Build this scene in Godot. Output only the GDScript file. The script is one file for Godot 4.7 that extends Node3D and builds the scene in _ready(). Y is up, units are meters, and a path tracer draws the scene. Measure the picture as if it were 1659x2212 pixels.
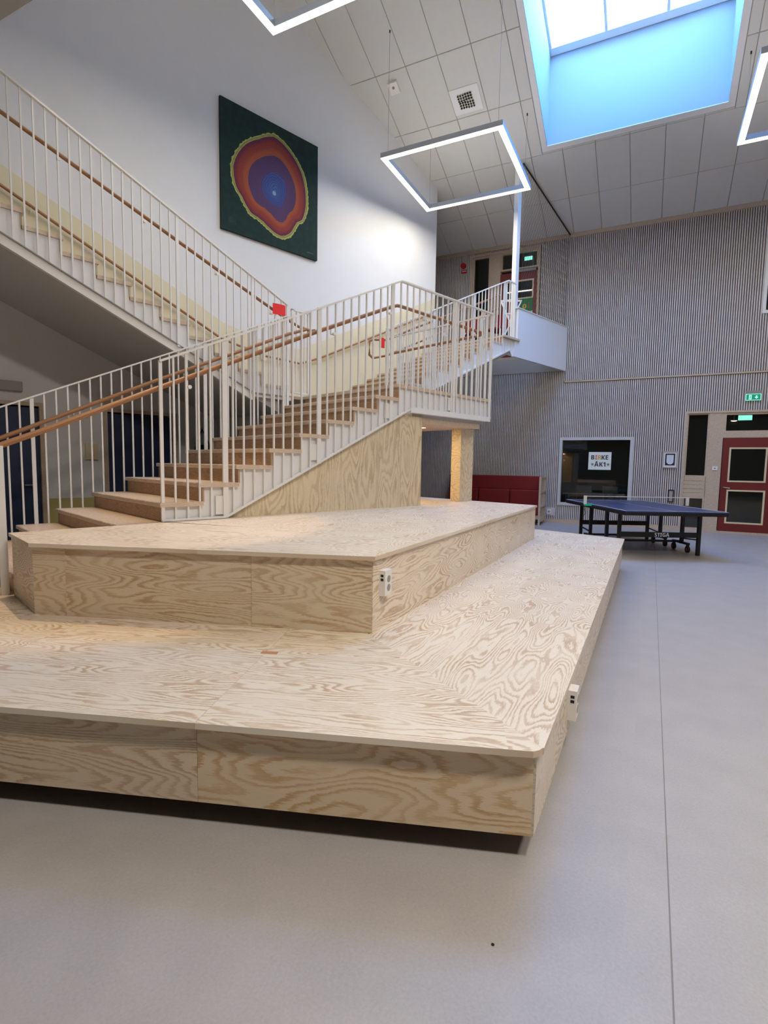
extends Node3D

# ---------------------------------------------------------------- frame of the stair hall
# The slatted wall runs along x at z = -14; the stairs and the painted wall follow a second
# axis turned by AL.  L(s, y, n): s along the stair axis, n away from the painted wall.
const AL := 0.334807
const SO := Vector3(-3.687, 0.0, -3.183)
const WN := -3.957          # painted wall
const ZB := -14.0           # slatted wall
const SLOPE := 0.38866      # roof slope
const Y1 := 0.43            # lower platform
const Y2 := 0.884           # upper platform
const YL := 2.369           # landing
const YU := 4.17            # upper floor
const SOFY := 6.0           # flat ceiling over the entrance side
const SOFZ := -3.536

var M := {}
var taken := {}
var dS := Vector3(sin(AL), 0, -cos(AL))
var nS := Vector3(cos(AL), 0, sin(AL))

func W(s: float, y: float, n: float) -> Vector3:
	return SO + dS * s + nS * n + Vector3(0, y, 0)
func L(s: float, y: float, n: float) -> Vector3:
	return Vector3(n, y, -s)
func W2(s: float, n: float) -> Vector2:
	var p = W(s, 0, n)
	return Vector2(p.x, p.z)
func roof(z: float) -> float:
	return 7.062 + SLOPE * (z - ZB)

# ---------------------------------------------------------------- mesh building
class MB:
	var st := SurfaceTool.new()
	func _init():
		st.begin(Mesh.PRIMITIVE_TRIANGLES)
	func tri(a, b, c, n, ua = Vector2.ZERO, ub = Vector2.ZERO, uc = Vector2.ZERO):
		var flip = (b - a).cross(c - a).dot(n) > 0.0
		var order = [[a, ua], [c, uc], [b, ub]] if flip else [[a, ua], [b, ub], [c, uc]]
		for v in order:
			st.set_normal(n)
			st.set_uv(v[1])
			st.add_vertex(v[0])
	func quad(a, b, c, d, n, ua = Vector2(0, 0), ub = Vector2(1, 0), uc = Vector2(1, 1), ud = Vector2(0, 1)):
		tri(a, b, c, n, ua, ub, uc)
		tri(a, c, d, n, ua, uc, ud)
	# box with a basis whose columns are its axes; uv in metres
	func box(c: Vector3, size: Vector3, b: Basis = Basis.IDENTITY, uvs: float = 1.0):
		var h = size * 0.5
		for ax in 3:
			for sg in [-1.0, 1.0]:
				var n = b[ax] * sg
				var u = b[(ax + 1) % 3] * h[(ax + 1) % 3]
				var v = b[(ax + 2) % 3] * h[(ax + 2) % 3]
				var o = c + n * h[ax]
				var a1 = size[(ax + 1) % 3] * uvs
				var a2 = size[(ax + 2) % 3] * uvs
				quad(o - u - v, o + u - v, o + u + v, o - u + v, n, Vector2(0, 0), Vector2(a1, 0), Vector2(a1, a2), Vector2(0, a2))
	# rectangle bar from a to b, w across (horizontal), h the other way
	func bar(a: Vector3, b: Vector3, w: float, h: float, up: Vector3 = Vector3.UP):
		var d = (b - a).normalized()
		var side = d.cross(up)
		if side.length() < 0.01:
			side = d.cross(Vector3.RIGHT)
		side = side.normalized()
		var u = side.cross(d).normalized()
		box((a + b) * 0.5, Vector3((b - a).length(), h, w), Basis(d, u, side))
	func tube(path: Array, r: float, seg: int = 10):
		var rings = []
		for i in path.size():
			var d: Vector3
			if i == 0: d = path[1] - path[0]
			elif i == path.size() - 1: d = path[i] - path[i - 1]
			else: d = (path[i + 1] - path[i]).normalized() + (path[i] - path[i - 1]).normalized()
			d = d.normalized()
			var x = d.cross(Vector3.UP)
			if x.length() < 0.05: x = d.cross(Vector3.RIGHT)
			x = x.normalized()
			var y = x.cross(d)
			var ring = []
			for k in seg:
				var a = TAU * k / seg
				ring.append([path[i] + (x * cos(a) + y * sin(a)) * r, x * cos(a) + y * sin(a)])
			rings.append(ring)
		for i in path.size() - 1:
			for k in seg:
				var a = rings[i][k]; var b = rings[i][(k + 1) % seg]
				var c = rings[i + 1][(k + 1) % seg]; var d2 = rings[i + 1][k]
				smooth(a, b, c); smooth(a, c, d2)
		for e in [0, path.size() - 1]:
			var n = (path[0] - path[1]).normalized() if e == 0 else (path[e] - path[e - 1]).normalized()
			for k in seg:
				tri(path[e], rings[e][k][0], rings[e][(k + 1) % seg][0], n)
	func smooth(a, b, c):
		var n = a[1] + b[1] + c[1]
		var flip = (b[0] - a[0]).cross(c[0] - a[0]).dot(n) > 0.0
		for v in ([a, c, b] if flip else [a, b, c]):
			st.set_normal(v[1]); st.set_uv(Vector2.ZERO); st.add_vertex(v[0])
	# polygon in plan (x, z) between two heights; uv laid along grain, in metres from org, divided by (2.4, 1.2)
	func slab(poly: PackedVector2Array, y0: float, y1: float, grain: Vector2 = Vector2(1, 0), org: Vector2 = Vector2.ZERO, flip: Vector2 = Vector2.ONE, off: Vector2 = Vector2.ZERO):
		var g2 = Vector2(-grain.y, grain.x)
		var uv = func(p): return (Vector2((p - org).dot(grain) / 2.4, (p - org).dot(g2) / 1.2) * flip + off)
		var ids = Geometry2D.triangulate_polygon(poly)
		for i in range(0, ids.size(), 3):
			var q = [poly[ids[i]], poly[ids[i + 1]], poly[ids[i + 2]]]
			for yy in [[y1, Vector3.UP], [y0, Vector3.DOWN]]:
				tri(Vector3(q[0].x, yy[0], q[0].y), Vector3(q[1].x, yy[0], q[1].y), Vector3(q[2].x, yy[0], q[2].y), yy[1], uv.call(q[0]), uv.call(q[1]), uv.call(q[2]))
		var cw = Geometry2D.is_polygon_clockwise(poly)
		for i in poly.size():
			var a = poly[i]; var b = poly[(i + 1) % poly.size()]
			var e = (b - a).normalized()
			var n = Vector3(e.y, 0, -e.x) * (-1.0 if cw else 1.0)
			var l = (b - a).length() / 2.4
			quad(Vector3(a.x, y0, a.y), Vector3(b.x, y0, b.y), Vector3(b.x, y1, b.y), Vector3(a.x, y1, a.y), n, Vector2(0.1, 0.1), Vector2(0.1 + l * 0.03, 0.1), Vector2(0.1 + l * 0.03, 0.1005), Vector2(0.1, 0.1005))
	# polygon in a vertical plane: pts are (along, up); origin o, along axis ax, thickness t along nrm (o is the front face)
	func plate(pts: PackedVector2Array, o: Vector3, ax: Vector3, nrm: Vector3, t: float, uvorg: Vector2 = Vector2.ZERO, flip: Vector2 = Vector2.ONE, turn: bool = false, off: Vector2 = Vector2.ZERO):
		var at = func(p, k): return o + ax * p.x + Vector3.UP * p.y - nrm * (t * k)
		var uv = func(p):
			var q = p - uvorg
			if turn: q = Vector2(q.y, q.x)
			return Vector2(q.x / 2.4, q.y / 1.2) * flip + off
		var ids = Geometry2D.triangulate_polygon(pts)
		for i in range(0, ids.size(), 3):
			var q = [pts[ids[i]], pts[ids[i + 1]], pts[ids[i + 2]]]
			for k in 2:
				tri(at.call(q[0], k), at.call(q[1], k), at.call(q[2], k), nrm * (1 - 2 * k), uv.call(q[0]), uv.call(q[1]), uv.call(q[2]))
		var cw = Geometry2D.is_polygon_clockwise(pts)
		for i in pts.size():
			var a = pts[i]; var b = pts[(i + 1) % pts.size()]
			var e = (b - a).normalized() * (-1.0 if cw else 1.0)
			var n = ax * e.y + Vector3.UP * -e.x
			quad(at.call(a, 0), at.call(b, 0), at.call(b, 1), at.call(a, 1), n, uv.call(a), uv.call(b), uv.call(b) + Vector2(0.01, 0.01), uv.call(a) + Vector2(0.01, 0.01))
	func disc(c: Vector3, n: Vector3, r: float, depth: float, seg: int = 20):
		tube([c - n * depth, c], r, seg)
	func done() -> ArrayMesh:
		return st.commit()

func obj(called: String, mesh: Mesh, mat: Material, parent: Node = self, at: Vector3 = Vector3.ZERO, b: Basis = Basis.IDENTITY) -> MeshInstance3D:
	var o := MeshInstance3D.new()
	o.name = called
	o.mesh = mesh
	o.material_override = mat
	parent.add_child(o, true)
	o.transform = Transform3D(b, at)
	return o
func numbered(called: String) -> String:
	var k = taken.get(called, 0)
	taken[called] = k + 1
	return called if k == 0 else "%s_%03d" % [called, k]
func thing(called: String, label: String, category: String, at: Vector3 = Vector3.ZERO, turn: float = 0.0, group: String = "") -> Node3D:
	var o := Node3D.new()
	o.name = numbered(called)
	add_child(o)
	o.position = at
	o.rotation.y = turn
	o.set_meta("label", label)
	o.set_meta("category", category)
	if group: o.set_meta("group", group)
	return o
func struct(called: String, label: String = "") -> Node3D:
	var o := Node3D.new()
	o.name = called
	add_child(o)
	o.set_meta("kind", "structure")
	if label: o.set_meta("label", label)
	return o
func stair_thing(called: String, label: String, category: String, group: String = "") -> Node3D:
	return thing(called, label, category, SO, -AL, group)
func stuff(o: Node): o.set_meta("kind", "stuff")
func pv(a: Array) -> PackedVector2Array: return PackedVector2Array(a)
func one_box(c: Vector3, size: Vector3, b: Basis = Basis.IDENTITY) -> ArrayMesh:
	var m := MB.new(); m.box(c, size, b); return m.done()
func one_bar(a: Vector3, b: Vector3, w: float, h: float) -> ArrayMesh:
	var m := MB.new(); m.bar(a, b, w, h); return m.done()
func one_tube(path: Array, r: float, seg: int = 10) -> ArrayMesh:
	var m := MB.new(); m.tube(path, r, seg); return m.done()

# ---------------------------------------------------------------- materials
func mat(c: Color, rough: float = 0.6, metal: float = 0.0) -> StandardMaterial3D:
	var m := StandardMaterial3D.new()
	m.albedo_color = c
	m.roughness = rough
	m.metallic = metal
	return m
func rgb(r: float, g: float, b: float) -> Color: return Color(r / 255.0, g / 255.0, b / 255.0)
func noise_of(s: int, f: float, oct: int = 3) -> FastNoiseLite:
	var n := FastNoiseLite.new()
	n.seed = s
	n.noise_type = FastNoiseLite.TYPE_SIMPLEX_SMOOTH
	n.frequency = f
	n.fractal_type = FastNoiseLite.FRACTAL_FBM
	n.fractal_octaves = oct
	return n
# rotary cut pine veneer: contour bands of a slow field, 2.4 m along u by 1.2 m along v
func veneer(s: int, w: int, h: int, stretch: float, bands: float, light: Color, dark: Color) -> ImageTexture:
	var big = noise_of(s, 1.0, 2)
	var mid = noise_of(s + 11, 1.0, 2)
	var fib = noise_of(s + 23, 1.0, 2)
	var data := PackedByteArray()
	data.resize(w * h * 3)
	var i = 0
	for y in h:
		var v = 1.2 * y / h
		for x in w:
			var u = 2.4 * x / w
			var f = big.get_noise_2d(u * 1.05 * stretch, v * 2.6) * 1.0 + v * 0.16
			f += mid.get_noise_2d(u * 3.2 * stretch, v * 8.5) * 0.16
			var fb = fib.get_noise_2d(u * 16.0, v * 150.0)
			var t = f * bands + fb * 0.20
			var k = t - floor(t)
			var d = smoothstep(0.38, 0.80, k) * (1.0 - smoothstep(0.92, 1.0, k))
			d = clampf(d * (0.62 + 0.5 * mid.get_noise_2d(u * 2.0 + 7.0, v * 3.0)) + fb * 0.10, 0.0, 1.0)
			var c = light.lerp(dark, d)
			data[i] = int(c.r8); data[i + 1] = int(c.g8); data[i + 2] = int(c.b8)
			i += 3
	return ImageTexture.create_from_image(Image.create_from_data(w, h, false, Image.FORMAT_RGB8, data))
# straight grained boards
func straight_grain(s: int, w: int, h: int, light: Color, dark: Color) -> ImageTexture:
	var a = noise_of(s, 1.0, 3)
	var data := PackedByteArray()
	data.resize(w * h * 3)
	var i = 0
	for y in h:
		for x in w:
			var u = float(x) / w; var v = float(y) / h
			var f = a.get_noise_2d(u * 2.2, v * 9.0)
			var t = f * 6.0 + v * 7.0
			var k = t - floor(t)
			var d = smoothstep(0.2, 0.85, k) * (1.0 - smoothstep(0.88, 1.0, k)) * 0.6 + a.get_noise_2d(u * 9.0 + 3.0, v * 160.0) * 0.35 + 0.2
			var c = light.lerp(dark, clampf(d, 0.0, 1.0))
			data[i] = int(c.r8); data[i + 1] = int(c.g8); data[i + 2] = int(c.b8)
			i += 3
	return ImageTexture.create_from_image(Image.create_from_data(w, h, false, Image.FORMAT_RGB8, data))
# fine speckle: n shades round a base colour
func speckle(s: int, size: int, base: Color, fine: float, coarse: float) -> ImageTexture:
	var a = noise_of(s, 0.35, 2)
	var b = noise_of(s + 5, 0.012, 3)
	var rng := RandomNumberGenerator.new(); rng.seed = s
	var data := PackedByteArray()
	data.resize(size * size * 3)
	var i = 0
	for y in size:
		for x in size:
			var k = 1.0 + a.get_noise_2d(x, y) * fine + b.get_noise_2d(x, y) * coarse + (rng.randf() - 0.5) * fine
			data[i] = clampi(int(base.r8 * k), 0, 255); data[i + 1] = clampi(int(base.g8 * k), 0, 255); data[i + 2] = clampi(int(base.b8 * k), 0, 255)
			i += 3
	return ImageTexture.create_from_image(Image.create_from_data(size, size, false, Image.FORMAT_RGB8, data))
func textured(t: Texture2D, rough: float, tint: Color = Color.WHITE) -> StandardMaterial3D:
	var m = mat(tint, rough)
	m.albedo_texture = t
	return m
func planar(t: Texture2D, rough: float, scale: float) -> StandardMaterial3D:
	var m = textured(t, rough)
	m.uv1_triplanar = true
	m.uv1_world_triplanar = true
	m.uv1_scale = Vector3.ONE * scale
	return m

func make_materials():
	var lt = rgb(232, 221, 202); var dk = rgb(190, 162, 128)
	M.ply = [textured(veneer(3, 1536, 768, 0.8, 11.0, lt, dk), 0.38), textured(veneer(41, 1536, 768, 0.55, 10.0, lt, dk), 0.38)]
	M.ply_long = textured(veneer(57, 1536, 768, 0.40, 9.5, rgb(222, 207, 181), rgb(184, 152, 114)), 0.42)
	M.ply_wide = textured(veneer(77, 1024, 512, 0.7, 6.0, rgb(224, 206, 174), rgb(190, 152, 104)), 0.42)
	M.ply_pale = textured(veneer(90, 768, 384, 0.55, 4.5, rgb(222, 208, 178), rgb(186, 168, 134)), 0.5)
	M.tread = textured(straight_grain(5, 512, 256, rgb(222, 206, 186), rgb(190, 166, 142)), 0.35)
	M.riser = textured(straight_grain(9, 512, 256, rgb(196, 166, 134), rgb(158, 124, 94)), 0.5)
	M.handrail = mat(rgb(156, 110, 72), 0.4)
	M.floor = planar(speckle(21, 512, rgb(169, 165, 162), 0.035, 0.03), 0.42, 0.45)
	M.wall = planar(speckle(31, 256, rgb(226, 227, 228), 0.012, 0.008), 0.85, 1.2)
	M.dado = planar(speckle(33, 256, rgb(222, 213, 182), 0.015, 0.01), 0.8, 1.2)
	M.tile = planar(speckle(35, 256, rgb(214, 214, 210), 0.03, 0.012), 0.95, 1.7)
	M.grid = mat(rgb(168, 168, 166), 0.7)
	M.slat = planar(speckle(37, 256, rgb(204, 198, 196), 0.04, 0.05), 0.75, 0.9)
	M.cladding = planar(speckle(39, 256, rgb(128, 116, 106), 0.04, 0.05), 0.8, 0.9)
	M.felt = mat(rgb(72, 63, 60), 0.95)
	M.whitemetal = mat(rgb(232, 231, 228), 0.42)
	M.whitepaint = mat(rgb(232, 233, 234), 0.55)
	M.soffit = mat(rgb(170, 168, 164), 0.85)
	M.wood = textured(straight_grain(15, 512, 256, rgb(208, 192, 172), rgb(178, 158, 136)), 0.55)
	M.black = mat(rgb(22, 22, 24), 0.5)
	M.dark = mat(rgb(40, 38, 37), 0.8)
	M.reddoor = mat(rgb(112, 26, 24), 0.5)
	M.cream = mat(rgb(222, 206, 172), 0.55)
	M.bluedoor = mat(rgb(26, 44, 84), 0.5)
	M.steel = mat(rgb(180, 178, 172), 0.3, 1.0)
	M.redfabric = mat(rgb(128, 34, 32), 0.9)
	M.redsheet = mat(rgb(232, 40, 30), 0.6)
	M.plastic = mat(rgb(232, 230, 226), 0.4)
	M.greyplastic = mat(rgb(150, 148, 146), 0.5)
	M.tabletop = mat(rgb(40, 57, 98), 0.35)
	M.line = mat(rgb(228, 230, 234), 0.5)
	M.rubber = mat(rgb(30, 28, 28), 0.8)
	M.wheelred = mat(rgb(140, 30, 40), 0.5)
	M.alarmred = mat(rgb(190, 24, 30), 0.45)
	M.lampbody = mat(rgb(196, 202, 212), 0.4, 0.2)
	M.glow = mat(rgb(255, 252, 244), 0.5)
	M.glow.emission_enabled = true
	M.glow.emission = rgb(255, 250, 236)
	M.glow.emission_energy_multiplier = 2.2
	M.warmglow = mat(rgb(255, 240, 210), 0.5)
	M.warmglow.emission_enabled = true
	M.warmglow.emission = rgb(255, 226, 180)
	M.warmglow.emission_energy_multiplier = 2.0
	M.exitlit = mat(rgb(210, 255, 244), 0.5)
	M.exitlit.emission_enabled = true
	M.exitlit.emission = rgb(150, 255, 232)
	M.exitlit.emission_energy_multiplier = 2.2
	M.spotglow = mat(rgb(255, 250, 240), 0.5)
	M.spotglow.emission_enabled = true
	M.spotglow.emission = rgb(255, 246, 226)
	M.spotglow.emission_energy_multiplier = 4.0
	M.pane = mat(Color(0.10, 0.13, 0.13, 0.35), 0.03)
	M.pane.transparency = BaseMaterial3D.TRANSPARENCY_ALPHA
	M.skypane = mat(Color(0.9, 0.95, 1.0, 0.06), 0.03)
	M.skypane.transparency = BaseMaterial3D.TRANSPARENCY_ALPHA
	M.room = mat(rgb(74, 70, 64), 0.9)
	M.exitgreen = mat(rgb(0, 132, 96), 0.5)
	M.exitgreen.emission_enabled = true
	M.exitgreen.emission = rgb(0, 120, 88)
	M.exitgreen.emission_energy_multiplier = 0.7
	M.exitwhite = mat(rgb(210, 255, 244), 0.5)
	M.exitwhite.emission_enabled = true
	M.exitwhite.emission = rgb(150, 255, 232)
	M.exitwhite.emission_energy_multiplier = 0.6

# ---------------------------------------------------------------- helpers for walls with openings along x
func rects(x0: float, x1: float, y0: float, y1: float, holes: Array) -> Array:
	var xs = [x0, x1]
	for h in holes:
		for v in [h.position.x, h.end.x]:
			if v > x0 and v < x1: xs.append(v)
	xs.sort()
	var out = []
	for i in xs.size() - 1:
		var a = xs[i]; var b = xs[i + 1]
		if b - a < 0.0005: continue
		for iv in spans(y0, y1, (a + b) / 2, holes):
			out.append(Rect2(a, iv.x, b - a, iv.y - iv.x))
	return out
func spans(y0: float, y1: float, x: float, holes: Array) -> Array:
	var iv = [Vector2(y0, y1)]
	for h in holes:
		if x > h.position.x and x < h.end.x:
			var nx = []
			for q in iv:
				if h.position.y > q.x: nx.append(Vector2(q.x, min(q.y, h.position.y)))
				if h.end.y < q.y: nx.append(Vector2(max(q.x, h.end.y), q.y))
			iv = []
			for q in nx:
				if q.y - q.x > 0.001: iv.append(q)
	return iv

# ================================================================ scene
func _ready():
	var cam := Camera3D.new()
	cam.name = "camera"
	add_child(cam)
	cam.fov = rad_to_deg(2.0 * atan(1106.0 / 1145.66))
	cam.near = 0.05
	cam.far = 200.0
	cam.transform = Transform3D(Basis.from_euler(Vector3(deg_to_rad(-5.0704), deg_to_rad(26.594), deg_to_rad(0.9435))), Vector3(0, 1.4, 0))
	cam.current = true
	var env := Environment.new()
	env.background_mode = Environment.BG_SKY
	var sky := Sky.new()
	var sm := ProceduralSkyMaterial.new()
	sm.sky_top_color = Color(0.12, 0.57, 1.0)
	sm.sky_horizon_color = Color(0.72, 0.90, 1.0)
	sm.sky_curve = 0.7
	sm.ground_bottom_color = Color(0.30, 0.32, 0.33)
	sm.ground_horizon_color = Color(0.45, 0.50, 0.52)
	sm.sky_energy_multiplier = 3.8
	sm.use_debanding = false
	sky.sky_material = sm
	env.sky = sky
	env.tonemap_mode = Environment.TONE_MAPPER_LINEAR
	env.tonemap_exposure = 1.14
	env.ambient_light_source = Environment.AMBIENT_SOURCE_DISABLED
	env.sdfgi_enabled = true
	env.ssao_enabled = true
	env.ssil_enabled = true
	var we := WorldEnvironment.new()
	we.name = "world_environment"
	we.environment = env
	add_child(we)
	make_materials()
	build_shell()
	build_ceiling()
	build_platforms()
	build_stairs()
	build_railings()
	build_slat_wall()
	build_wall_things()
	build_lamps()
	build_table()
	build_sofa()
	build_small()

func area_light(called: String, at: Vector3, sx: float, sz: float, energy: float, col: Color, parent: Node = self, up: bool = false):
	var l := AreaLight3D.new()
	l.name = called
	l.area_size = Vector2(sx, sz)
	l.area_normalize_energy = false
	l.light_energy = energy
	l.light_color = col
	l.area_range = 40.0
	l.shadow_enabled = true
	parent.add_child(l, true)
	l.transform = Transform3D(Basis(Vector3.RIGHT, PI / 2 if up else -PI / 2), at)

# ---------------------------------------------------------------- room shell
func build_shell():
	var f = struct("floor", "light grey linoleum floor")
	# two widths of linoleum meeting in a welded seam
	var sx = 0.127
	obj("linoleum_sheet", one_box(Vector3((-11.0 + sx) / 2, -0.05, -3.5), Vector3(sx + 11.0 - 0.003, 0.1, 21.4)), M.floor, f)
	obj("linoleum_sheet", one_box(Vector3((sx + 2.13) / 2, -0.05, -3.5), Vector3(2.0 - 0.003, 0.1, 21.4)), M.floor, f)
	obj("linoleum_sheet", one_box(Vector3((2.13 + 6.0) / 2, -0.05, -3.5), Vector3(6.0 - 2.13, 0.1, 21.4)), M.floor, f)
	obj("weld_seam", one_box(Vector3(sx, -0.0518, -3.5), Vector3(0.006, 0.1, 21.4)), mat(rgb(134, 131, 129), 0.6), f)
	# painted wall with dado; the frame is the stair frame
	var wl = struct("wall_left", "white painted wall with pale yellow dado")
	wl.position = SO
	wl.rotation.y = -AL
	var pts = pv([Vector2(-7.0, 0), Vector2(8.03, 0), Vector2(8.03, roof(W(8.03, 0, WN).z) + 0.3), Vector2(-2.0, roof(W(-2.0, 0, WN).z) + 0.3), Vector2(-7.0, roof(W(-2.0, 0, WN).z) + 0.3)])
	var doors = [Rect2(-1.03, 0, 0.94, 2.11), Rect2(0.764, 0, 0.97, 2.11)]
	# lower part with door openings
	var m := MB.new()
	for r in rects(-7.0, 7.1, 0.0, 2.3, doors):
		m.plate(pv([r.position, Vector2(r.end.x, r.position.y), r.end, Vector2(r.position.x, r.end.y)]), L(0, 0, WN), Vector3(0, 0, -1), Vector3(1, 0, 0), 0.2)
	m.plate(pv([Vector2(-7, 2.3), Vector2(7.1, 2.3), Vector2(7.1, 3.3), Vector2(8.03, 3.75), pts[2], pts[3], pts[4]]), L(0, 0, WN), Vector3(0, 0, -1), Vector3(1, 0, 0), 0.2)
	obj("plaster", m.done(), M.wall, wl)
	# dado paint follows both upper flights; a 2 mm coat proud of the plaster
	var d := MB.new()
	var top = [Vector2(-2.2, 5.93), Vector2(2.62, 3.74), Vector2(3.55, 3.545), Vector2(4.16, 3.545), Vector2(8.03, 5.335)]
	var bot = [Vector2(-2.2, 4.3), Vector2(2.5, 2.25), Vector2(3.55, 2.2), Vector2(4.16, 2.2), Vector2(8.03, 3.9)]
	for i in 4:
		d.plate(pv([bot[i], bot[i + 1], top[i + 1], top[i]]), L(0, 0, WN + 0.002), Vector3(0, 0, -1), Vector3(1, 0, 0), 0.002)
	obj("yellow_dado", d.done(), M.dado, wl)
	var d2 := MB.new()
	for r in rects(-2.2, 3.0, 0.0, 0.86, doors):
		d2.plate(pv([r.position, Vector2(r.end.x, r.position.y), r.end, Vector2(r.position.x, r.end.y)]), L(0, 0, WN + 0.002), Vector3(0, 0, -1), Vector3(1, 0, 0), 0.002)
	obj("low_yellow_dado", d2.done(), mat(rgb(196, 184, 120), 0.8), wl)
	# other walls close the hall outside the picture
	var wr = struct("wall_right")
	obj("cladding", one_box(Vector3(6.1, 4.0, -3.5), Vector3(0.2, 15.0, 21.4)), M.cladding, wr)
	var wf = struct("wall_front")
	obj("cladding", one_box(Vector3(-2.5, 3.0, 7.1), Vector3(17.4, 6.4, 0.2)), M.cladding, wf)
	var ws = struct("wall_side")
	obj("cladding", one_box(Vector3(-11.1, 4.0, -3.5), Vector3(0.2, 15.0, 21.4)), M.cladding, ws)
	# flat ceiling over the entrance side, and the wall rising from its edge to the roof
	var sc = struct("ceiling_flat")
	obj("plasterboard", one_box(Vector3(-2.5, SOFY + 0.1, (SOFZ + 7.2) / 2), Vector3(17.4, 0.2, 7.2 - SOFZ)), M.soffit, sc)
	obj("upstand", one_box(Vector3(-2.5, (SOFY + 0.2 + 11.4) / 2, SOFZ + 0.1), Vector3(17.4, 11.4 - SOFY - 0.2, 0.2)), M.wall, sc)
	for e in [[Vector2(1.5, -0.5), "square light panel in the flat ceiling, above the camera"], [Vector2(3.1, -1.0), "square light panel in the flat ceiling, right of the camera"]]:
		var q = e[0]
		var t = thing("ceiling_panel_light", e[1], "light", Vector3(q.x, SOFY, q.y), 0.0, "square lights in the flat ceiling")
		obj("rim", one_box(Vector3(0, -0.012, 0), Vector3(0.64, 0.024, 0.64)), M.whitepaint, t)
		obj("diffuser", one_box(Vector3(0, -0.027, 0), Vector3(0.6, 0.006, 0.6)), M.glow, t)
		area_light("panel_light", Vector3(0, -0.035, 0), 0.6, 0.6, 40.0, rgb(255, 244, 232), t)
	# warm downlight over the foot of the stairs
	var dl = thing("ceiling_downlight", "round warm downlight in the flat ceiling over the stair foot", "light", Vector3(-3.9, SOFY, -2.95))
	obj("rim", one_tube([Vector3(0, -0.02, 0), Vector3(0, 0.0, 0)], 0.10, 20), M.whitepaint, dl)
	obj("lens", one_tube([Vector3(0, -0.026, 0), Vector3(0, -0.02, 0)], 0.08, 20), M.warmglow, dl)
	var sp := SpotLight3D.new()
	sp.name = "downlight"
	sp.spot_angle = 20.0
	sp.spot_angle_attenuation = 0.3
	sp.spot_range = 30.0
	sp.light_energy = 9.0
	sp.light_size = 0.05
	sp.light_color = rgb(255, 214, 166)
	sp.shadow_enabled = true
	dl.add_child(sp)
	sp.transform = Transform3D(Basis(Vector3.RIGHT, -PI / 2), Vector3(0, -0.06, 0))
	# upper floor by the slatted wall
	var uf = struct("floor_upper", "pale slab of the upper floor")
	var us := MB.new()
	us.slab(pv([W2(7.99, -2.035), W2(10.735, -2.035), Vector2(-2.06, ZB + 0.02), Vector2(-10.9, ZB + 0.02), W2(7.97, -8.2)]), 3.80, YU)
	obj("slab", us.done(), M.soffit, uf)

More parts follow.
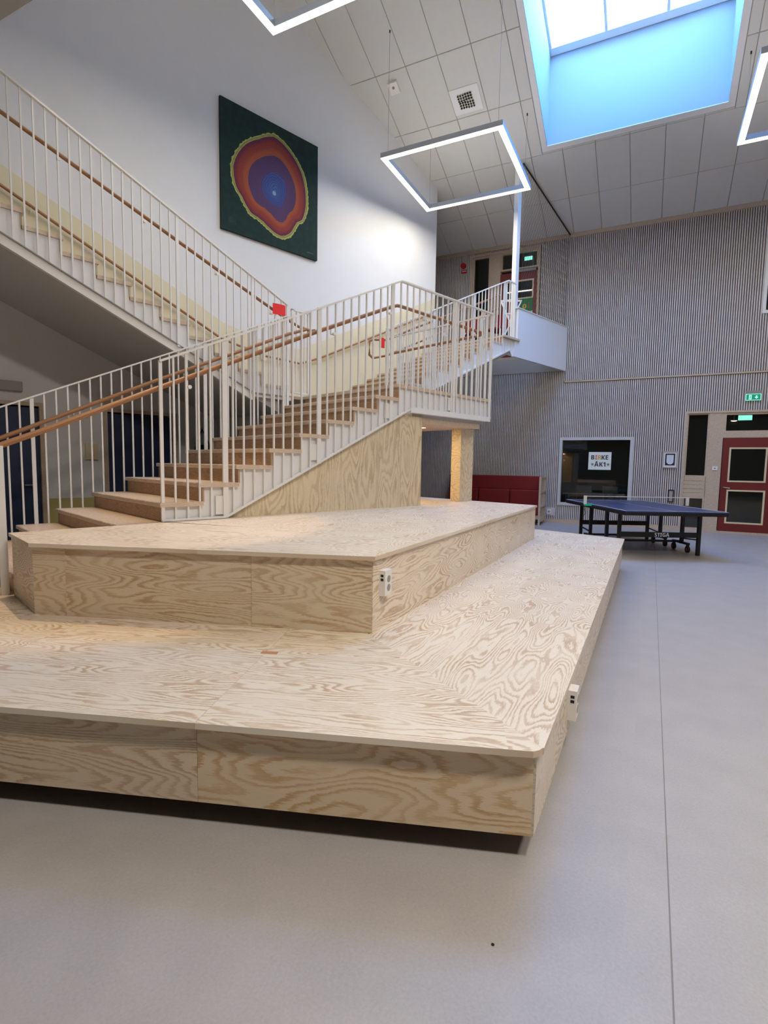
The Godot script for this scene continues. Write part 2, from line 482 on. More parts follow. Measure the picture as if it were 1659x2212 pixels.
func build_ceiling():
	var c = struct("ceiling", "sloping white acoustic tile ceiling")
	var th = atan(SLOPE)
	var right = Vector3.RIGHT
	var down = Vector3(0, -sin(th), -cos(th))      # down the slope, towards the slatted wall
	var nrm = Vector3(0, -cos(th), sin(th))        # into the room
	var bs = Basis(right, -nrm, -down)
	var x0 = -2.606 + 0.628 * 5 - 0.0             # a grid line
	var pitch = 0.6268
	var zr = [-3.60, -3.75, -4.91, -6.07, -7.23, -8.39, -9.55, -10.71, -11.85, -12.99, -13.975]
	# skylight opening
	var ox0 = -2.263; var ox1 = 0.877; var oz0 = -11.696; var oz1 = -8.39
	# roof deck above the tiles, with the opening
	var dk := MB.new()
	for r in rects(-11.0, 6.0, 3.40, 14.2, [Rect2(ox0 - 0.02, -oz1 - 0.02, ox1 - ox0 + 0.04, oz1 - oz0 + 0.04)]):
		var a = Vector3(r.position.x, roof(-r.position.y) + 0.06, -r.position.y)
		var b = Vector3(r.end.x, roof(-r.position.y) + 0.06, -r.position.y)
		var e = Vector3(r.end.x, roof(-r.end.y) + 0.06, -r.end.y)
		var f = Vector3(r.position.x, roof(-r.end.y) + 0.06, -r.end.y)
		var up = Vector3(0, 0.2, 0)
		dk.quad(a, b, e, f, nrm)
		dk.quad(a + up, b + up, e + up, f + up, -nrm)
	# outer rims of the deck
	for z in [-3.40, -14.2]:
		dk.quad(Vector3(-11, roof(z) + 0.06, z), Vector3(6, roof(z) + 0.06, z), Vector3(6, roof(z) + 0.26, z), Vector3(-11, roof(z) + 0.26, z), Vector3(0, 0, 1.0 if z > -5 else -1.0))
	obj("roof_deck", dk.done(), M.grid, c)
	# the visible joint grid is the recess between tiles; tiles hang 1 cm proud of it
	obj("grid_backing", grid_sheet(ox0, ox1, oz0, oz1, nrm), M.grid, c)
	var shapes = {}
	var cols = []
	for k in range(-15, 10):
		cols.append(-2.606 + pitch * k)
	for i in range(2, zr.size() - 1):
		for k in cols.size() - 1:
			var xa = cols[k]; var xb = cols[k + 1]
			var za = zr[i]; var zb = zr[i + 1]
			# tiles cut round the skylight: margin strips of narrow tiles to its left and right
			var left = -2.377; var rt = 0.99
			var pieces = []
			if zb < oz0 - 0.15 or za > oz1 + 0.01 or xb <= left or xa >= rt:
				pieces.append([xa, xb, za, zb])
			elif xa < left and xb > left:
				pieces.append([xa, left, za, zb])
			elif xa < rt and xb > rt:
				pieces.append([rt, xb, za, zb])
			# the row cut by the lower edge of the opening
			if zb < oz0 and za > oz0 and not (xb <= left or xa >= rt):
				pieces = [[maxf(xa, left), minf(xb, rt), oz0 - 0.115, zb]]
				if xa < left: pieces.append([xa, left, za, zb])
				if xb > rt: pieces.append([rt, xb, za, zb])
			for q in pieces:
				if q[1] - q[0] < 0.03: continue
				var mid = Vector3((q[0] + q[1]) / 2, 0, (q[2] + q[3]) / 2)
				mid.y = roof(mid.z)
				# keep to the hall: nothing behind the painted wall except over the corridor
				var rel = mid - SO
				var sn = Vector2(rel.dot(dS), rel.dot(nS))
				if sn.y < WN - 0.4 and sn.x < 7.6: continue
				var key = "%.2f_%.2f" % [q[1] - q[0], q[2] - q[3]]
				if not shapes.has(key):
					var m := MB.new()
					var wx = q[1] - q[0] - 0.009
					var wz = (q[2] - q[3]) / cos(th) - 0.009
					var h = 0.02
					# a plate with bevelled lower rim
					var lo = [Vector3(-wx / 2 + 0.006, -h, -wz / 2 + 0.006), Vector3(wx / 2 - 0.006, -h, -wz / 2 + 0.006), Vector3(wx / 2 - 0.006, -h, wz / 2 - 0.006), Vector3(-wx / 2 + 0.006, -h, wz / 2 - 0.006)]
					var hi = [Vector3(-wx / 2, -h + 0.008, -wz / 2), Vector3(wx / 2, -h + 0.008, -wz / 2), Vector3(wx / 2, -h + 0.008, wz / 2), Vector3(-wx / 2, -h + 0.008, wz / 2)]
					m.quad(lo[0], lo[1], lo[2], lo[3], Vector3.DOWN)
					var outs = [Vector3(0, -0.6, -0.8), Vector3(0.8, -0.6, 0), Vector3(0, -0.6, 0.8), Vector3(-0.8, -0.6, 0)]
					for e in 4:
						m.quad(lo[e], lo[(e + 1) % 4], hi[(e + 1) % 4], hi[e], outs[e])
						m.quad(hi[e], hi[(e + 1) % 4], hi[(e + 1) % 4] + Vector3(0, 0.03, 0), hi[e] + Vector3(0, 0.03, 0), Vector3(outs[e].x, 0, outs[e].z).normalized())
					shapes[key] = m.done()
				obj("ceiling_tile", shapes[key], M.tile, c, mid, bs)
	# plain margin boards round the skylight
	var mg := MB.new()
	for q in [[-2.371, ox0, oz1, oz0 - 0.11], [ox1, 0.984, oz1, oz0 - 0.11]]:
		var a = Vector3((q[0] + q[1]) / 2, 0, (q[2] + q[3]) / 2); a.y = roof(a.z)
		mg.box(a - nrm * 0.0 + nrm * 0.006, Vector3(q[1] - q[0], 0.02, (q[2] - q[3]) / cos(th)), bs)
	var bq = Vector3((ox0 + ox1) / 2, roof(oz0 - 0.056), oz0 - 0.056)
	mg.box(bq + nrm * 0.006, Vector3(ox1 - ox0, 0.02, 0.11 / cos(th)), bs)
	obj("skylight_margin", mg.done(), M.whitepaint, c)
	# the skylight: white shaft, frame and three panes
	var w = struct("window_1", "skylight with white shaft and three panes")
	var gl = func(z): return 9.66 + 0.30 * (z - oz0)
	var sh := MB.new()
	var A = [Vector3(ox0, 0, oz0), Vector3(ox1, 0, oz0), Vector3(ox1, 0, oz1), Vector3(ox0, 0, oz1)]
	var ins = [Vector3(0, 0, 1), Vector3(-1, 0, 0), Vector3(0, 0, -1), Vector3(1, 0, 0)]
	for e in 4:
		var a = A[e]; var b = A[(e + 1) % 4]
		var n = ins[e]
		for k in 2:
			var off = -n * (0.04 * k)
			sh.quad(Vector3(a.x, roof(a.z) - 0.018, a.z) + off, Vector3(b.x, roof(b.z) - 0.018, b.z) + off, Vector3(b.x, gl.call(b.z) + 0.1, b.z) + off, Vector3(a.x, gl.call(a.z) + 0.1, a.z) + off, n * (1 - 2 * k))
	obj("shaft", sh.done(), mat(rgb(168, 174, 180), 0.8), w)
	var gth = atan(0.30)
	var gb = Basis(Vector3.RIGHT, gth * -1.0)
	gb = Basis(Vector3.RIGHT, Vector3(0, cos(gth), -sin(gth)), Vector3(0, sin(gth), cos(gth)))
	var zc = (oz0 + oz1) / 2
	var len = (oz1 - oz0) / cos(gth)
	for k in 3:
		var xa = ox0 + (ox1 - ox0) / 3 * k
		obj("pane", one_box(Vector3.ZERO, Vector3((ox1 - ox0) / 3 - 0.04, 0.012, len - 0.1)), M.skypane, w, Vector3(xa + (ox1 - ox0) / 6, gl.call(zc) + 0.06, zc), gb)
	for x in [ox0 + 0.02, -1.215, -0.17, ox1 - 0.02]:
		obj("frame_bar", one_box(Vector3.ZERO, Vector3(0.05, 0.09, len)), M.whitepaint, w, Vector3(x, gl.call(zc) + 0.03, zc), gb)
	for z in [oz0 + 0.075, oz1 - 0.075]:
		obj("frame_rail", one_box(Vector3.ZERO, Vector3(ox1 - ox0, 0.1, 0.15)), M.whitepaint, w, Vector3((ox0 + ox1) / 2, gl.call(z) + 0.03, z), gb)

func grid_sheet(ox0, ox1, oz0, oz1, nrm) -> ArrayMesh:
	var m := MB.new()
	for r in rects(-11.0, 6.0, 3.6, 13.99, [Rect2(ox0, -oz1, ox1 - ox0, oz1 - oz0)]):
		var p = []
		for q in [[r.position.x, r.position.y], [r.end.x, r.position.y], [r.end.x, r.end.y], [r.position.x, r.end.y]]:
			p.append(Vector3(q[0], roof(-q[1]) + 0.002, -q[1]))
		m.quad(p[0], p[1], p[2], p[3], nrm)
	return m.done()

# ---------------------------------------------------------------- plywood platforms
func build_platforms():
	var fr = Vector2(-0.9449, 0.3274)        # along the front edges, to the left
	var fn = Vector2(0.3274, 0.9449)         # out of the front, towards the camera
	var P = Vector2(-0.28, -1.80)
	var Q = Vector2(-0.28, -8.06)
	var nS2 = Vector2(nS.x, nS.z)
	# lower platform -----------------------------------------
	var t = thing("seating_platform", "low wide plywood seating platform closest to the camera", "platform", Vector3(P.x, 0, P.y))
	var back = -t.position
	var wd = 1.085                            # depth of the strips
	var mitre = Vector2(-1.365, -2.60)
	var th = 0.024
	var gap = 0.0007
	# front strip, boards along the edge
	var cut = [0.0, 1.26, 2.52, 4.9, 7.2]
	for i in 4:
		var a = P + fr * (cut[i] + (gap if i else 0.0))
		var b = P + fr * (cut[i + 1] - gap)
		var dep = 1.16
		var inner_a = a - fn * dep
		var inner_b = b - fn * dep
		if i == 0: inner_a = P + (mitre - P) * 1.044
		if i == 0:
			# rounded outer corner
			var m := MB.new()
			m.slab(pv([P + Vector2(-0.004, -0.03), P + Vector2(-0.012, -0.010), P + fr * 0.03, b, inner_b, inner_a]), Y1 - th, Y1, fr, P + Vector2(0, 0.35), Vector2(1, 1))
			obj("top_board", m.done(), M.ply[1], t, back)
		else:
			var m := MB.new()
			m.slab(pv([a, b, inner_b, inner_a]), Y1 - th, Y1, fr, a + fn * 0.02, Vector2(1, -1 if i == 2 else 1), Vector2(0.0, 0.25 * i))
			obj("top_board", m.done(), M.ply[i % 2], t, back)
	# second row of boards on the left, behind the front strip
	for i in 2:
		var a = P + fr * (2.35 + 2.4 * i) - fn * 1.162
		var b = a + fr * (2.4 - gap)
		var m := MB.new()
		m.slab(pv([a, b, b - fn * 1.2, a - fn * 1.2]), Y1 - th, Y1, fr, a, Vector2(1, -1), Vector2(0.2, 0.9))
		obj("top_board", m.done(), M.ply[i], t, back)
	# side strip, boards along z
	var zc = [-1.80, -3.35, -5.75, -8.06]
	for i in 3:
		var m := MB.new()
		var xin = -1.40
		var poly
		if i == 0:
			poly = pv([P + Vector2(0, -0.032), Vector2(P.x, zc[1] + gap), Vector2(xin, zc[1] + gap), Vector2(xin, -2.626), P + Vector2(-0.004, -0.030)])
		elif i == 2:
			var fb = Q - nS2 * 1.25
			poly = pv([Vector2(P.x, zc[2] - gap), Q, fb, Vector2(fb.x, zc[2] - gap)])
		else:
			poly = pv([Vector2(P.x, zc[1] - gap), Vector2(P.x, zc[2] + gap), Vector2(xin, zc[2] + gap), Vector2(xin, zc[1] - gap)])
		m.slab(poly, Y1 - th, Y1, Vector2(0, -1), Vector2(xin - 0.02, zc[i]), Vector2(1, -1 if i == 1 else 1), Vector2(0.02 + 0.3 * i, 0.03 + 0.4 * i))
		obj("top_board", m.done(), M.ply[(i + 1) % 2], t, back)
	# a reddish repair patch let into the front strip
	obj("wood_patch", one_box(Vector3(-1.70, Y1 + 0.0004, -2.11), Vector3(0.085, 0.002, 0.035), Basis(Vector3.UP, 0.35)), mat(rgb(196, 140, 106), 0.5), t, back)
	# back corner board of the lower platform
	var mb := MB.new()
	var fb2 = Q - nS2 * 1.252
	mb.slab(pv([fb2, fb2 - nS2 * 1.2, Vector2(fb2.x - nS2.x * 1.2, -7.0), Vector2(fb2.x, -7.0)]), Y1 - th, Y1, Vector2(0, -1), fb2)
	obj("top_board", mb.done(), M.ply[0], t, back)
	# upright panels
	var yb = 0.096
	var pin = 0.028
	var po = P - fn * pin + Vector2(-0.02, 0)
	var ax = Vector3(fr.x, 0, fr.y)
	var nr = Vector3(fn.x, 0, fn.y)
	var fc = [0.0, 1.25, 3.65, 6.05, 7.2]
	for i in 4:
		var m := MB.new()
		m.plate(pv([Vector2(fc[i] + gap, yb), Vector2(fc[i + 1] - gap, yb), Vector2(fc[i + 1] - gap, Y1 - th), Vector2(fc[i] + gap, Y1 - th)]), Vector3(po.x, 0, po.y), ax, nr, 0.02, Vector2(fc[i], yb), Vector2(1, 1), false, Vector2(0.3 * i, 0.1 + 0.3 * i))
		obj("front_panel", m.done(), M.ply_wide if i == 0 else M.ply_long, t, back)
	var sc = [-1.825, -4.2, -6.6, -8.04]
	for i in 3:
		var m := MB.new()
		m.plate(pv([Vector2(sc[i] - gap, yb), Vector2(sc[i + 1] + gap, yb), Vector2(sc[i + 1] + gap, Y1 - th), Vector2(sc[i] - gap, Y1 - th)]), Vector3(P.x - 0.022, 0, 0), Vector3(0, 0, 1), Vector3(1, 0, 0), 0.02, Vector2(sc[i], yb), Vector2(-1, 1), false, Vector2(0.1, 0.3 * i))
		obj("side_panel", m.done(), M.ply[i % 2], t, back)
	var mbk := MB.new()
	var qa = Q - nS2 * 0.03 + Vector2(0, 0.02)
	mbk.plate(pv([Vector2(0, yb), Vector2(2.4, yb), Vector2(2.4, Y1 - th), Vector2(0, Y1 - th)]), Vector3(qa.x, 0, qa.y), Vector3(-nS.x, 0, -nS.z), dS, 0.02)
	obj("back_panel", mbk.done(), M.ply[1], t, back)
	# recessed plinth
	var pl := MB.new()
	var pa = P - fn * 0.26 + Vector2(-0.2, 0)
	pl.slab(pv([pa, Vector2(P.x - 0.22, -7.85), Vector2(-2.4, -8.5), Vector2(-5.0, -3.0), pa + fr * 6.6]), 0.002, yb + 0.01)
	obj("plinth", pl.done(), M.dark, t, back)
	# upper platform -----------------------------------------
	var A = Vector2(-1.365, -2.62)
	var F = Vector2(-1.365, -7.40)
	var B = A + fr * 2.16
	var Cc = W2(-1.11, 0.06)
	var u = thing("seating_platform", "upper plywood platform under the stair landing with angled left end", "platform", Vector3(A.x, Y1, A.y))
	var bu = -u.position
	var cut2 = [0.0, 1.06, 2.16]
	for i in 2:
		var m := MB.new()
		var a = A + fr * (cut2[i] + (gap if i else 0.0))
		var b = A + fr * (cut2[i + 1] - gap)
		var poly = pv([a, b, b - fn * 1.1, a - fn * 1.1]) if i == 0 else pv([a, b, Cc, W2(0.0, 0.03), a - fn * 1.1])
		m.slab(poly, Y2 - th, Y2, fr, a, Vector2(1, -1), Vector2(0.35 * i + 0.1, 0.9 * (1 - i) + 0.6 * i))
		obj("top_board", m.done(), M.ply[i], u, bu)
	# field boards behind, along z
	var back_l = W2(0.03, 0.0)
	var ib = A - fn * 1.102
	var il = A + fr * 1.06 - fn * 1.102
	var m1 := MB.new()
	m1.slab(pv([Vector2(A.x, A.y - 0.004), Vector2(A.x, -5.0), Vector2(il.x, -5.0), il, ib]), Y2 - th, Y2, Vector2(0, -1), Vector2(-2.62, A.y), Vector2(1, -1), Vector2(0.0, 1.0))
	obj("top_board", m1.done(), M.ply[0], u, bu)
	var fl = F - nS2 * ((F.x - il.x) / nS2.x)
	var m2 := MB.new()
	m2.slab(pv([Vector2(A.x, -5.0 - gap), F, fl, Vector2(fl.x, -5.0 - gap)]), Y2 - th, Y2, Vector2(0, -1), Vector2(fl.x, -5.0), Vector2(1, 1), Vector2(0.05, 0.02))
	obj("top_board", m2.done(), M.ply[1], u, bu)
	var m3 := MB.new()
	var e1 = W2(0.05, -0.6); var e2 = W2(4.75, -1.85)
	m3.slab(pv([il + Vector2(-gap, 0), fl + Vector2(-gap, 0), e2, W2(2.6, -1.5), e1, back_l]), Y2 - th, Y2 - 0.0002, Vector2(0, -1), Vector2(-3.8, -3.2), Vector2(1, 1), Vector2(0.1, 0.1))
	obj("top_board", m3.done(), M.ply[0], u, bu)
	var ao = A - fn * 0.022 + Vector2(-0.02, 0)
	var f2 = [0.0, 0.72, 2.14]
	for i in 2:
		var m := MB.new()
		m.plate(pv([Vector2(f2[i] + gap, Y1), Vector2(f2[i + 1] - gap, Y1), Vector2(f2[i + 1] - gap, Y2 - th), Vector2(f2[i] + gap, Y2 - th)]), Vector3(ao.x, 0, ao.y), ax, nr, 0.02, Vector2(f2[i], Y1), Vector2(1, 1), false, Vector2(0.2 + 0.3 * i, 0.35 * i + 0.1))
		obj("front_panel", m.done(), M.ply_long, u, bu)
	var bo = ao + fr * 2.14
	var ce = W2(-1.09, 0.05)
	var cdir = (ce - bo); var cl = cdir.length(); cdir = cdir.normalized()
	var mc := MB.new()
	mc.plate(pv([Vector2(0, Y1), Vector2(cl, Y1), Vector2(cl, Y2 - th), Vector2(0, Y2 - th)]), Vector3(bo.x, 0, bo.y), Vector3(cdir.x, 0, cdir.y), Vector3(-cdir.y, 0, cdir.x) * (1.0 if -cdir.y * fn.x + cdir.x * fn.y > 0 else -1.0), 0.02)
	obj("angled_panel", mc.done(), M.ply[1], u, bu)
	var ml := MB.new()
	ml.plate(pv([Vector2(-1.09, Y1), Vector2(0.0, Y1), Vector2(0.0, Y2 - th), Vector2(-1.09, Y2 - th)]), W(0, 0, 0.045), dS, -nS, 0.02)
	obj("stair_side_panel", ml.done(), M.ply[0], u, bu)
	var s2 = [-2.64, -5.0, -7.39]
	for i in 2:
		var m := MB.new()
		m.plate(pv([Vector2(s2[i] - gap, Y1), Vector2(s2[i + 1] + gap, Y1), Vector2(s2[i + 1] + gap, Y2 - th), Vector2(s2[i] - gap, Y2 - th)]), Vector3(A.x - 0.02, 0, 0), Vector3(0, 0, 1), Vector3(1, 0, 0), 0.02, Vector2(s2[i], Y1), Vector2(-1, 1), false, Vector2(0.0, 0.45 * i + 0.1))
		obj("side_panel", m.done(), M.ply[1 - i], u, bu)
	var mk := MB.new()
	var fq = F - nS2 * 0.03 + Vector2(0, 0.02)
	mk.plate(pv([Vector2(0, Y1), Vector2(2.6, Y1), Vector2(2.6, Y2 - th), Vector2(0, Y2 - th)]), Vector3(fq.x, 0, fq.y), Vector3(-nS.x, 0, -nS.z), dS, 0.02)
	obj("back_panel", mk.done(), M.ply[0], u, bu)

# ---------------------------------------------------------------- stairs
func tread_shape(width: float, depth: float) -> ArrayMesh:
	# board with a rounded nosing; local x across, z towards the walker (nosing at z = 0), top at y = 0
	var prof = [Vector2(0.0, -0.006), Vector2(-0.006, 0.0), Vector2(-depth, 0.0), Vector2(-depth, -0.04), Vector2(-0.006, -0.04), Vector2(0.0, -0.034)]
	var m := MB.new()
	var nn = prof.size()
	for i in nn:
		var a = prof[i]; var b = prof[(i + 1) % nn]
		var e = (b - a).normalized()
		var n = Vector3(0, -e.x, e.y)
		if Vector2(n.z, n.y).dot((a + b) / 2 - Vector2(-depth / 2, -0.02)) < 0: n = -n
		var u0 = Vector2(0, a.x); var u1 = Vector2(0, b.x)
		m.quad(Vector3(-width / 2, a.y, a.x), Vector3(width / 2, a.y, a.x), Vector3(width / 2, b.y, b.x), Vector3(-width / 2, b.y, b.x), n, Vector2(0, a.x + a.y), Vector2(width / 2, a.x + a.y), Vector2(width / 2, b.x + b.y), Vector2(0, b.x + b.y))
	for sg in [-1.0, 1.0]:
		for i in range(1, nn - 1):
			m.tri(Vector3(sg * width / 2, prof[0].y, prof[0].x), Vector3(sg * width / 2, prof[i].y, prof[i].x), Vector3(sg * width / 2, prof[i + 1].y, prof[i + 1].x), Vector3(sg, 0, 0), Vector2(0, 0), Vector2(0.2, 0), Vector2(0.2, 0.04))
	return m.done()
func riser_shape(width: float, h: float) -> ArrayMesh:
	var m := MB.new()
	m.quad(Vector3(-width / 2, 0, 0), Vector3(width / 2, 0, 0), Vector3(width / 2, h, 0), Vector3(-width / 2, h, 0), Vector3(0, 0, 1), Vector2(0, 0), Vector2(width / 2, 0), Vector2(width / 2, h), Vector2(0, h))
	m.quad(Vector3(-width / 2, 0, -0.018), Vector3(width / 2, 0, -0.018), Vector3(width / 2, h, -0.018), Vector3(-width / 2, h, -0.018), Vector3(0, 0, -1), Vector2(0, 0), Vector2(width / 2, 0), Vector2(width / 2, h), Vector2(0, h))
	for sg in [-1.0, 1.0]:
		m.quad(Vector3(sg * width / 2, 0, 0), Vector3(sg * width / 2, 0, -0.018), Vector3(sg * width / 2, h, -0.018), Vector3(sg * width / 2, h, 0), Vector3(sg, 0, 0))
	return m.done()

const R1 := 0.165
const G1 := 0.354
func t1(k: int) -> Vector2:      # lower flight: nosing (s, y) of step k; T0 lies level with the upper platform
	if k < 0: return Vector2(-0.02 + G1 * (k - 1), Y2 + 0.152 * k)
	return Vector2(-0.02 + G1 * (k - 1), Y2 + R1 * k)
func t2(k: int) -> Vector2:      # left flight, climbing towards the camera
	return Vector2(2.506 - 0.34 * (k - 1), 2.335 + 0.155 * k)
func t3(k: int) -> Vector2:      # right flight, climbing towards the slatted wall
	return Vector2(4.45 + 0.352 * (k - 1), YL + (YU - YL) / 11.0 * k)

func build_stairs():
	# lower flight
	var f = stair_thing("stair_flight", "wide lower flight of wooden steps rising from the platforms to the landing", "stairs")
	var tw = tread_shape(1.92, G1 + 0.03)
	var rw = riser_shape(1.90, R1 - 0.03)
	for k in range(-2, 9):
		var p = t1(k)
		obj("tread", tw, M.tread, f, L(p.x - 0.015, p.y, -0.95))
		obj("riser", rw, M.riser, f, L(p.x + 0.008, p.y - R1 - 0.005, -0.95))
	obj("riser", rw, M.riser, f, L(t1(9).x + 0.008, t1(9).y - R1 - 0.005, -0.95))
	# white side plate under the treads, right side
	var bs = func(s): return maxf(0.9, 0.62 + 0.4835 * s)
	for side in [-0.028, -1.872]:
		var pts = []
		pts.append(Vector2(0.0, 0.9))
		var s_low = 0.58
		pts.append(Vector2(s_low, 0.9)); pts.append(Vector2(3.05, 0.62 + 0.4835 * 3.05)); 
		pts.append(Vector2(3.05, YL - 0.04)); pts.append(Vector2(t1(9).x + 0.02, YL - 0.04))
		for k in range(8, 0, -1):
			var nx = t1(k + 1).x + 0.02; var p = t1(k)
			pts.append(Vector2(nx, p.y - 0.04)); pts.append(Vector2(p.x + 0.02, p.y - 0.04))
		var m := MB.new()
		m.plate(pv(pts), L(0, 0, side), Vector3(0, 0, -1), Vector3(1 if side > -1 else -1, 0, 0), 0.02)
		obj("side_plate", m.done(), M.whitepaint, f)
	# plywood cladding below the side plate, upright grain
	var cuts = [0.5, 1.72, 2.94, 3.315]
	for i in 3:
		var a = cuts[i] + (0.001 if i else 0.0); var b = cuts[i + 1] - 0.001
		var m := MB.new()
		var ta = minf(0.60 + 0.4835 * a, 2.06); var tb = minf(0.60 + 0.4835 * b, 2.06)
		var pts = [Vector2(a, Y2), Vector2(b, Y2), Vector2(b, tb)]
		if tb >= 2.06 and ta < 2.06: pts.append(Vector2((2.06 - 0.60) / 0.4835, 2.06))
		if ta > Y2 + 0.005: pts.append(Vector2(a, ta))
		m.plate(pv(pts), L(0, 0, -0.05), Vector3(0, 0, -1), Vector3(1, 0, 0), 0.02, Vector2(a, Y2), Vector2(1, 1), true, Vector2(0.1 * i, 0.3 * i))
		obj("cladding_panel", m.done(), M.ply_pale, f)
	var me := MB.new()
	me.plate(pv([Vector2(0, Y2), Vector2(1.8, Y2), Vector2(1.8, 2.06), Vector2(0, 2.06)]), L(3.315, 0, -0.052), Vector3(-1, 0, 0), Vector3(0, 0, -1), 0.02)
	obj("end_panel", me.done(), M.ply_pale, f)
	# landing
	var ld = stair_thing("stair_landing", "mid landing with white edge where the stair divides", "landing")
	var s9 = t1(9).x
	obj("landing_floor", one_box(L((s9 + 4.74) / 2, YL - 0.02, -0.99), Vector3(1.98, 0.04, 4.74 - s9 + 0.015)), M.tread, ld)
	obj("landing_floor", one_box(L((2.50 + 4.74) / 2, YL - 0.0202, (-1.98 + WN) / 2), Vector3(-1.98 - WN - 0.01, 0.04, 2.24)), M.tread, ld)
	obj("edge_plate", one_box(L((3.05 + 4.70) / 2, (2.105 + YL - 0.04) / 2, -0.038), Vector3(0.02, YL - 0.04 - 2.105, 1.65)), M.whitepaint, ld)
	obj("end_plate", one_box(L(4.70, (2.105 + YL - 0.04) / 2, -1.0), Vector3(1.93, YL - 0.04 - 2.105, 0.02)), M.whitepaint, ld)
	obj("front_plate", one_box(L(2.53, 1.22, (-1.93 + WN) / 2), Vector3(-1.93 - WN - 0.02, 2.44 - 0.18, 0.06)), M.whitepaint, ld)
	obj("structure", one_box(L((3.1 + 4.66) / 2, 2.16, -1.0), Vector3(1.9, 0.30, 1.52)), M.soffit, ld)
	obj("edge_ledge", one_box(L((3.02 + 4.66) / 2, 2.076, -0.02), Vector3(0.10, 0.055, 1.64)), M.whitepaint, ld)
	obj("timber_beam", one_box(L((3.33 + 4.55) / 2, 1.992, -0.10), Vector3(0.09, 0.108, 1.22)), M.wood, ld)
	obj("timber_soffit", one_box(L((3.33 + 4.55) / 2, 1.955, -1.0), Vector3(1.7, 0.03, 1.22)), M.wood, ld)
	var po = stair_thing("timber_post", "square pale wooden post carrying the landing beam", "post")
	obj("post", one_box(L(4.53, (Y2 + 1.938) / 2, -0.33), Vector3(0.17, 1.938 - Y2, 0.30)), M.ply_pale, po)
	var lt = stair_thing("recessed_light", "slim warm light strip under the landing", "light")
	obj("diffuser", one_box(L(3.72, 1.937, -0.6), Vector3(0.07, 0.006, 0.5)), M.warmglow, lt)
	var al := AreaLight3D.new()
	al.name = "strip_light"
	al.area_size = Vector2(0.07, 0.5); al.area_normalize_energy = false; al.light_energy = 22.0
	al.light_color = rgb(255, 214, 160); al.area_range = 30.0; al.shadow_enabled = true
	lt.add_child(al)
	al.transform = Transform3D(Basis(Vector3.RIGHT, -PI / 2), L(3.72, 1.93, -0.6))
	# left flight
	var lf = stair_thing("stair_flight", "upper flight climbing left along the painted wall above the blue doors", "stairs")
	var w2 = -1.98 - WN - 0.02
	var tw2 = tread_shape(w2, 0.37)
	var rw2 = riser_shape(w2 - 0.02, 0.155 - 0.03)
	var turn = Basis(Vector3.UP, PI)
	for k in range(1, 14):
		var p = t2(k)
		obj("tread", tw2, M.tread, lf, L(p.x + 0.015, p.y, -1.98 - w2 / 2), turn)
		obj("riser", rw2, M.dado_riser if M.has("dado_riser") else M.wood, lf, L(p.x - 0.008, p.y - 0.155 - 0.005, -1.98 - w2 / 2), turn)
	var pts2 = [Vector2(2.60, 2.345), Vector2(2.02, 2.352)]
	pts2.append(Vector2(-1.7, 2.352 + 0.4507 * 3.72))
	var kk = 13
	pts2.append(Vector2(t2(13).x - 0.3, t2(13).y - 0.04))
	for k in range(13, 0, -1):
		var p = t2(k)
		if k < 13: pts2.append(Vector2(t2(k + 1).x - 0.02, p.y - 0.04))
		pts2.append(Vector2(p.x - 0.02, p.y - 0.04))
	pts2.append(Vector2(t2(1).x - 0.02, YL - 0.003))
	pts2.append(Vector2(2.60, YL - 0.003))
	var ms := MB.new()
	ms.plate(pv(pts2), L(0, 0, -2.0), Vector3(0, 0, -1), Vector3(1, 0, 0), 0.02)
	obj("side_plate", ms.done(), M.whitepaint, lf)
	# lower flange and soffit
	obj("flange", one_bar(L(2.02, 2.29, -1.985), L(-1.75, 2.29 + 0.4507 * 3.77, -1.985), 0.05, 0.095), M.whitemetal, lf)
	obj("flange", one_bar(L(2.62, 2.318, -1.985), L(2.02, 2.325, -1.985), 0.05, 0.05), M.whitemetal, lf)
	var so := MB.new()
	var a0 = Vector2(2.45, 2.12); var a1 = Vector2(-1.8, 2.12 + 0.4507 * 4.2)
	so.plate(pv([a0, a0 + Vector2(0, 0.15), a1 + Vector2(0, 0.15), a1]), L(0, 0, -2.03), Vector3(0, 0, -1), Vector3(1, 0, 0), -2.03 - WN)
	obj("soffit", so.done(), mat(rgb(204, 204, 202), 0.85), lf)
	# right flight
	var rf = stair_thing("stair_flight", "upper flight climbing right to the balcony behind the landing railing", "stairs")
	var tw3 = tread_shape(w2, 0.38)
	var rise3 = (YU - YL) / 11.0
	var rw3 = riser_shape(w2 - 0.02, rise3 - 0.03)
	for k in range(1, 12):
		var p = t3(k)
		if k < 11: obj("tread", tw3, M.tread, rf, L(p.x - 0.015, p.y, -2.0 - w2 / 2))
		obj("riser", rw3, M.riser, rf, L(p.x + 0.008, p.y - rise3 - 0.005, -2.0 - w2 / 2))
	obj("tread", tread_shape(w2 + 0.06, 0.6), M.tread, rf, L(t3(11).x - 0.015, YU + 0.003, -2.0 - w2 / 2 + 0.03))
	var p3 = [Vector2(4.0, 2.04)]
	p3.append(Vector2(8.25, 3.925)); p3.append(Vector2(8.36, 3.80)); p3.append(Vector2(8.5, 3.80)); p3.append(Vector2(8.5, YU - 0.04)); p3.append(Vector2(t3(11).x + 0.02, YU - 0.04))
	for k in range(10, 0, -1):
		p3.append(Vector2(t3(k + 1).x + 0.02, t3(k).y - 0.04)); p3.append(Vector2(t3(k).x + 0.02, t3(k).y - 0.04))
	p3.append(Vector2(t3(1).x + 0.02, YL - 0.045)); p3.append(Vector2(4.0, YL - 0.045))
	var m3 := MB.new()
	m3.plate(pv(p3), L(0, 0, -2.01), Vector3(0, 0, -1), Vector3(1, 0, 0), 0.02)
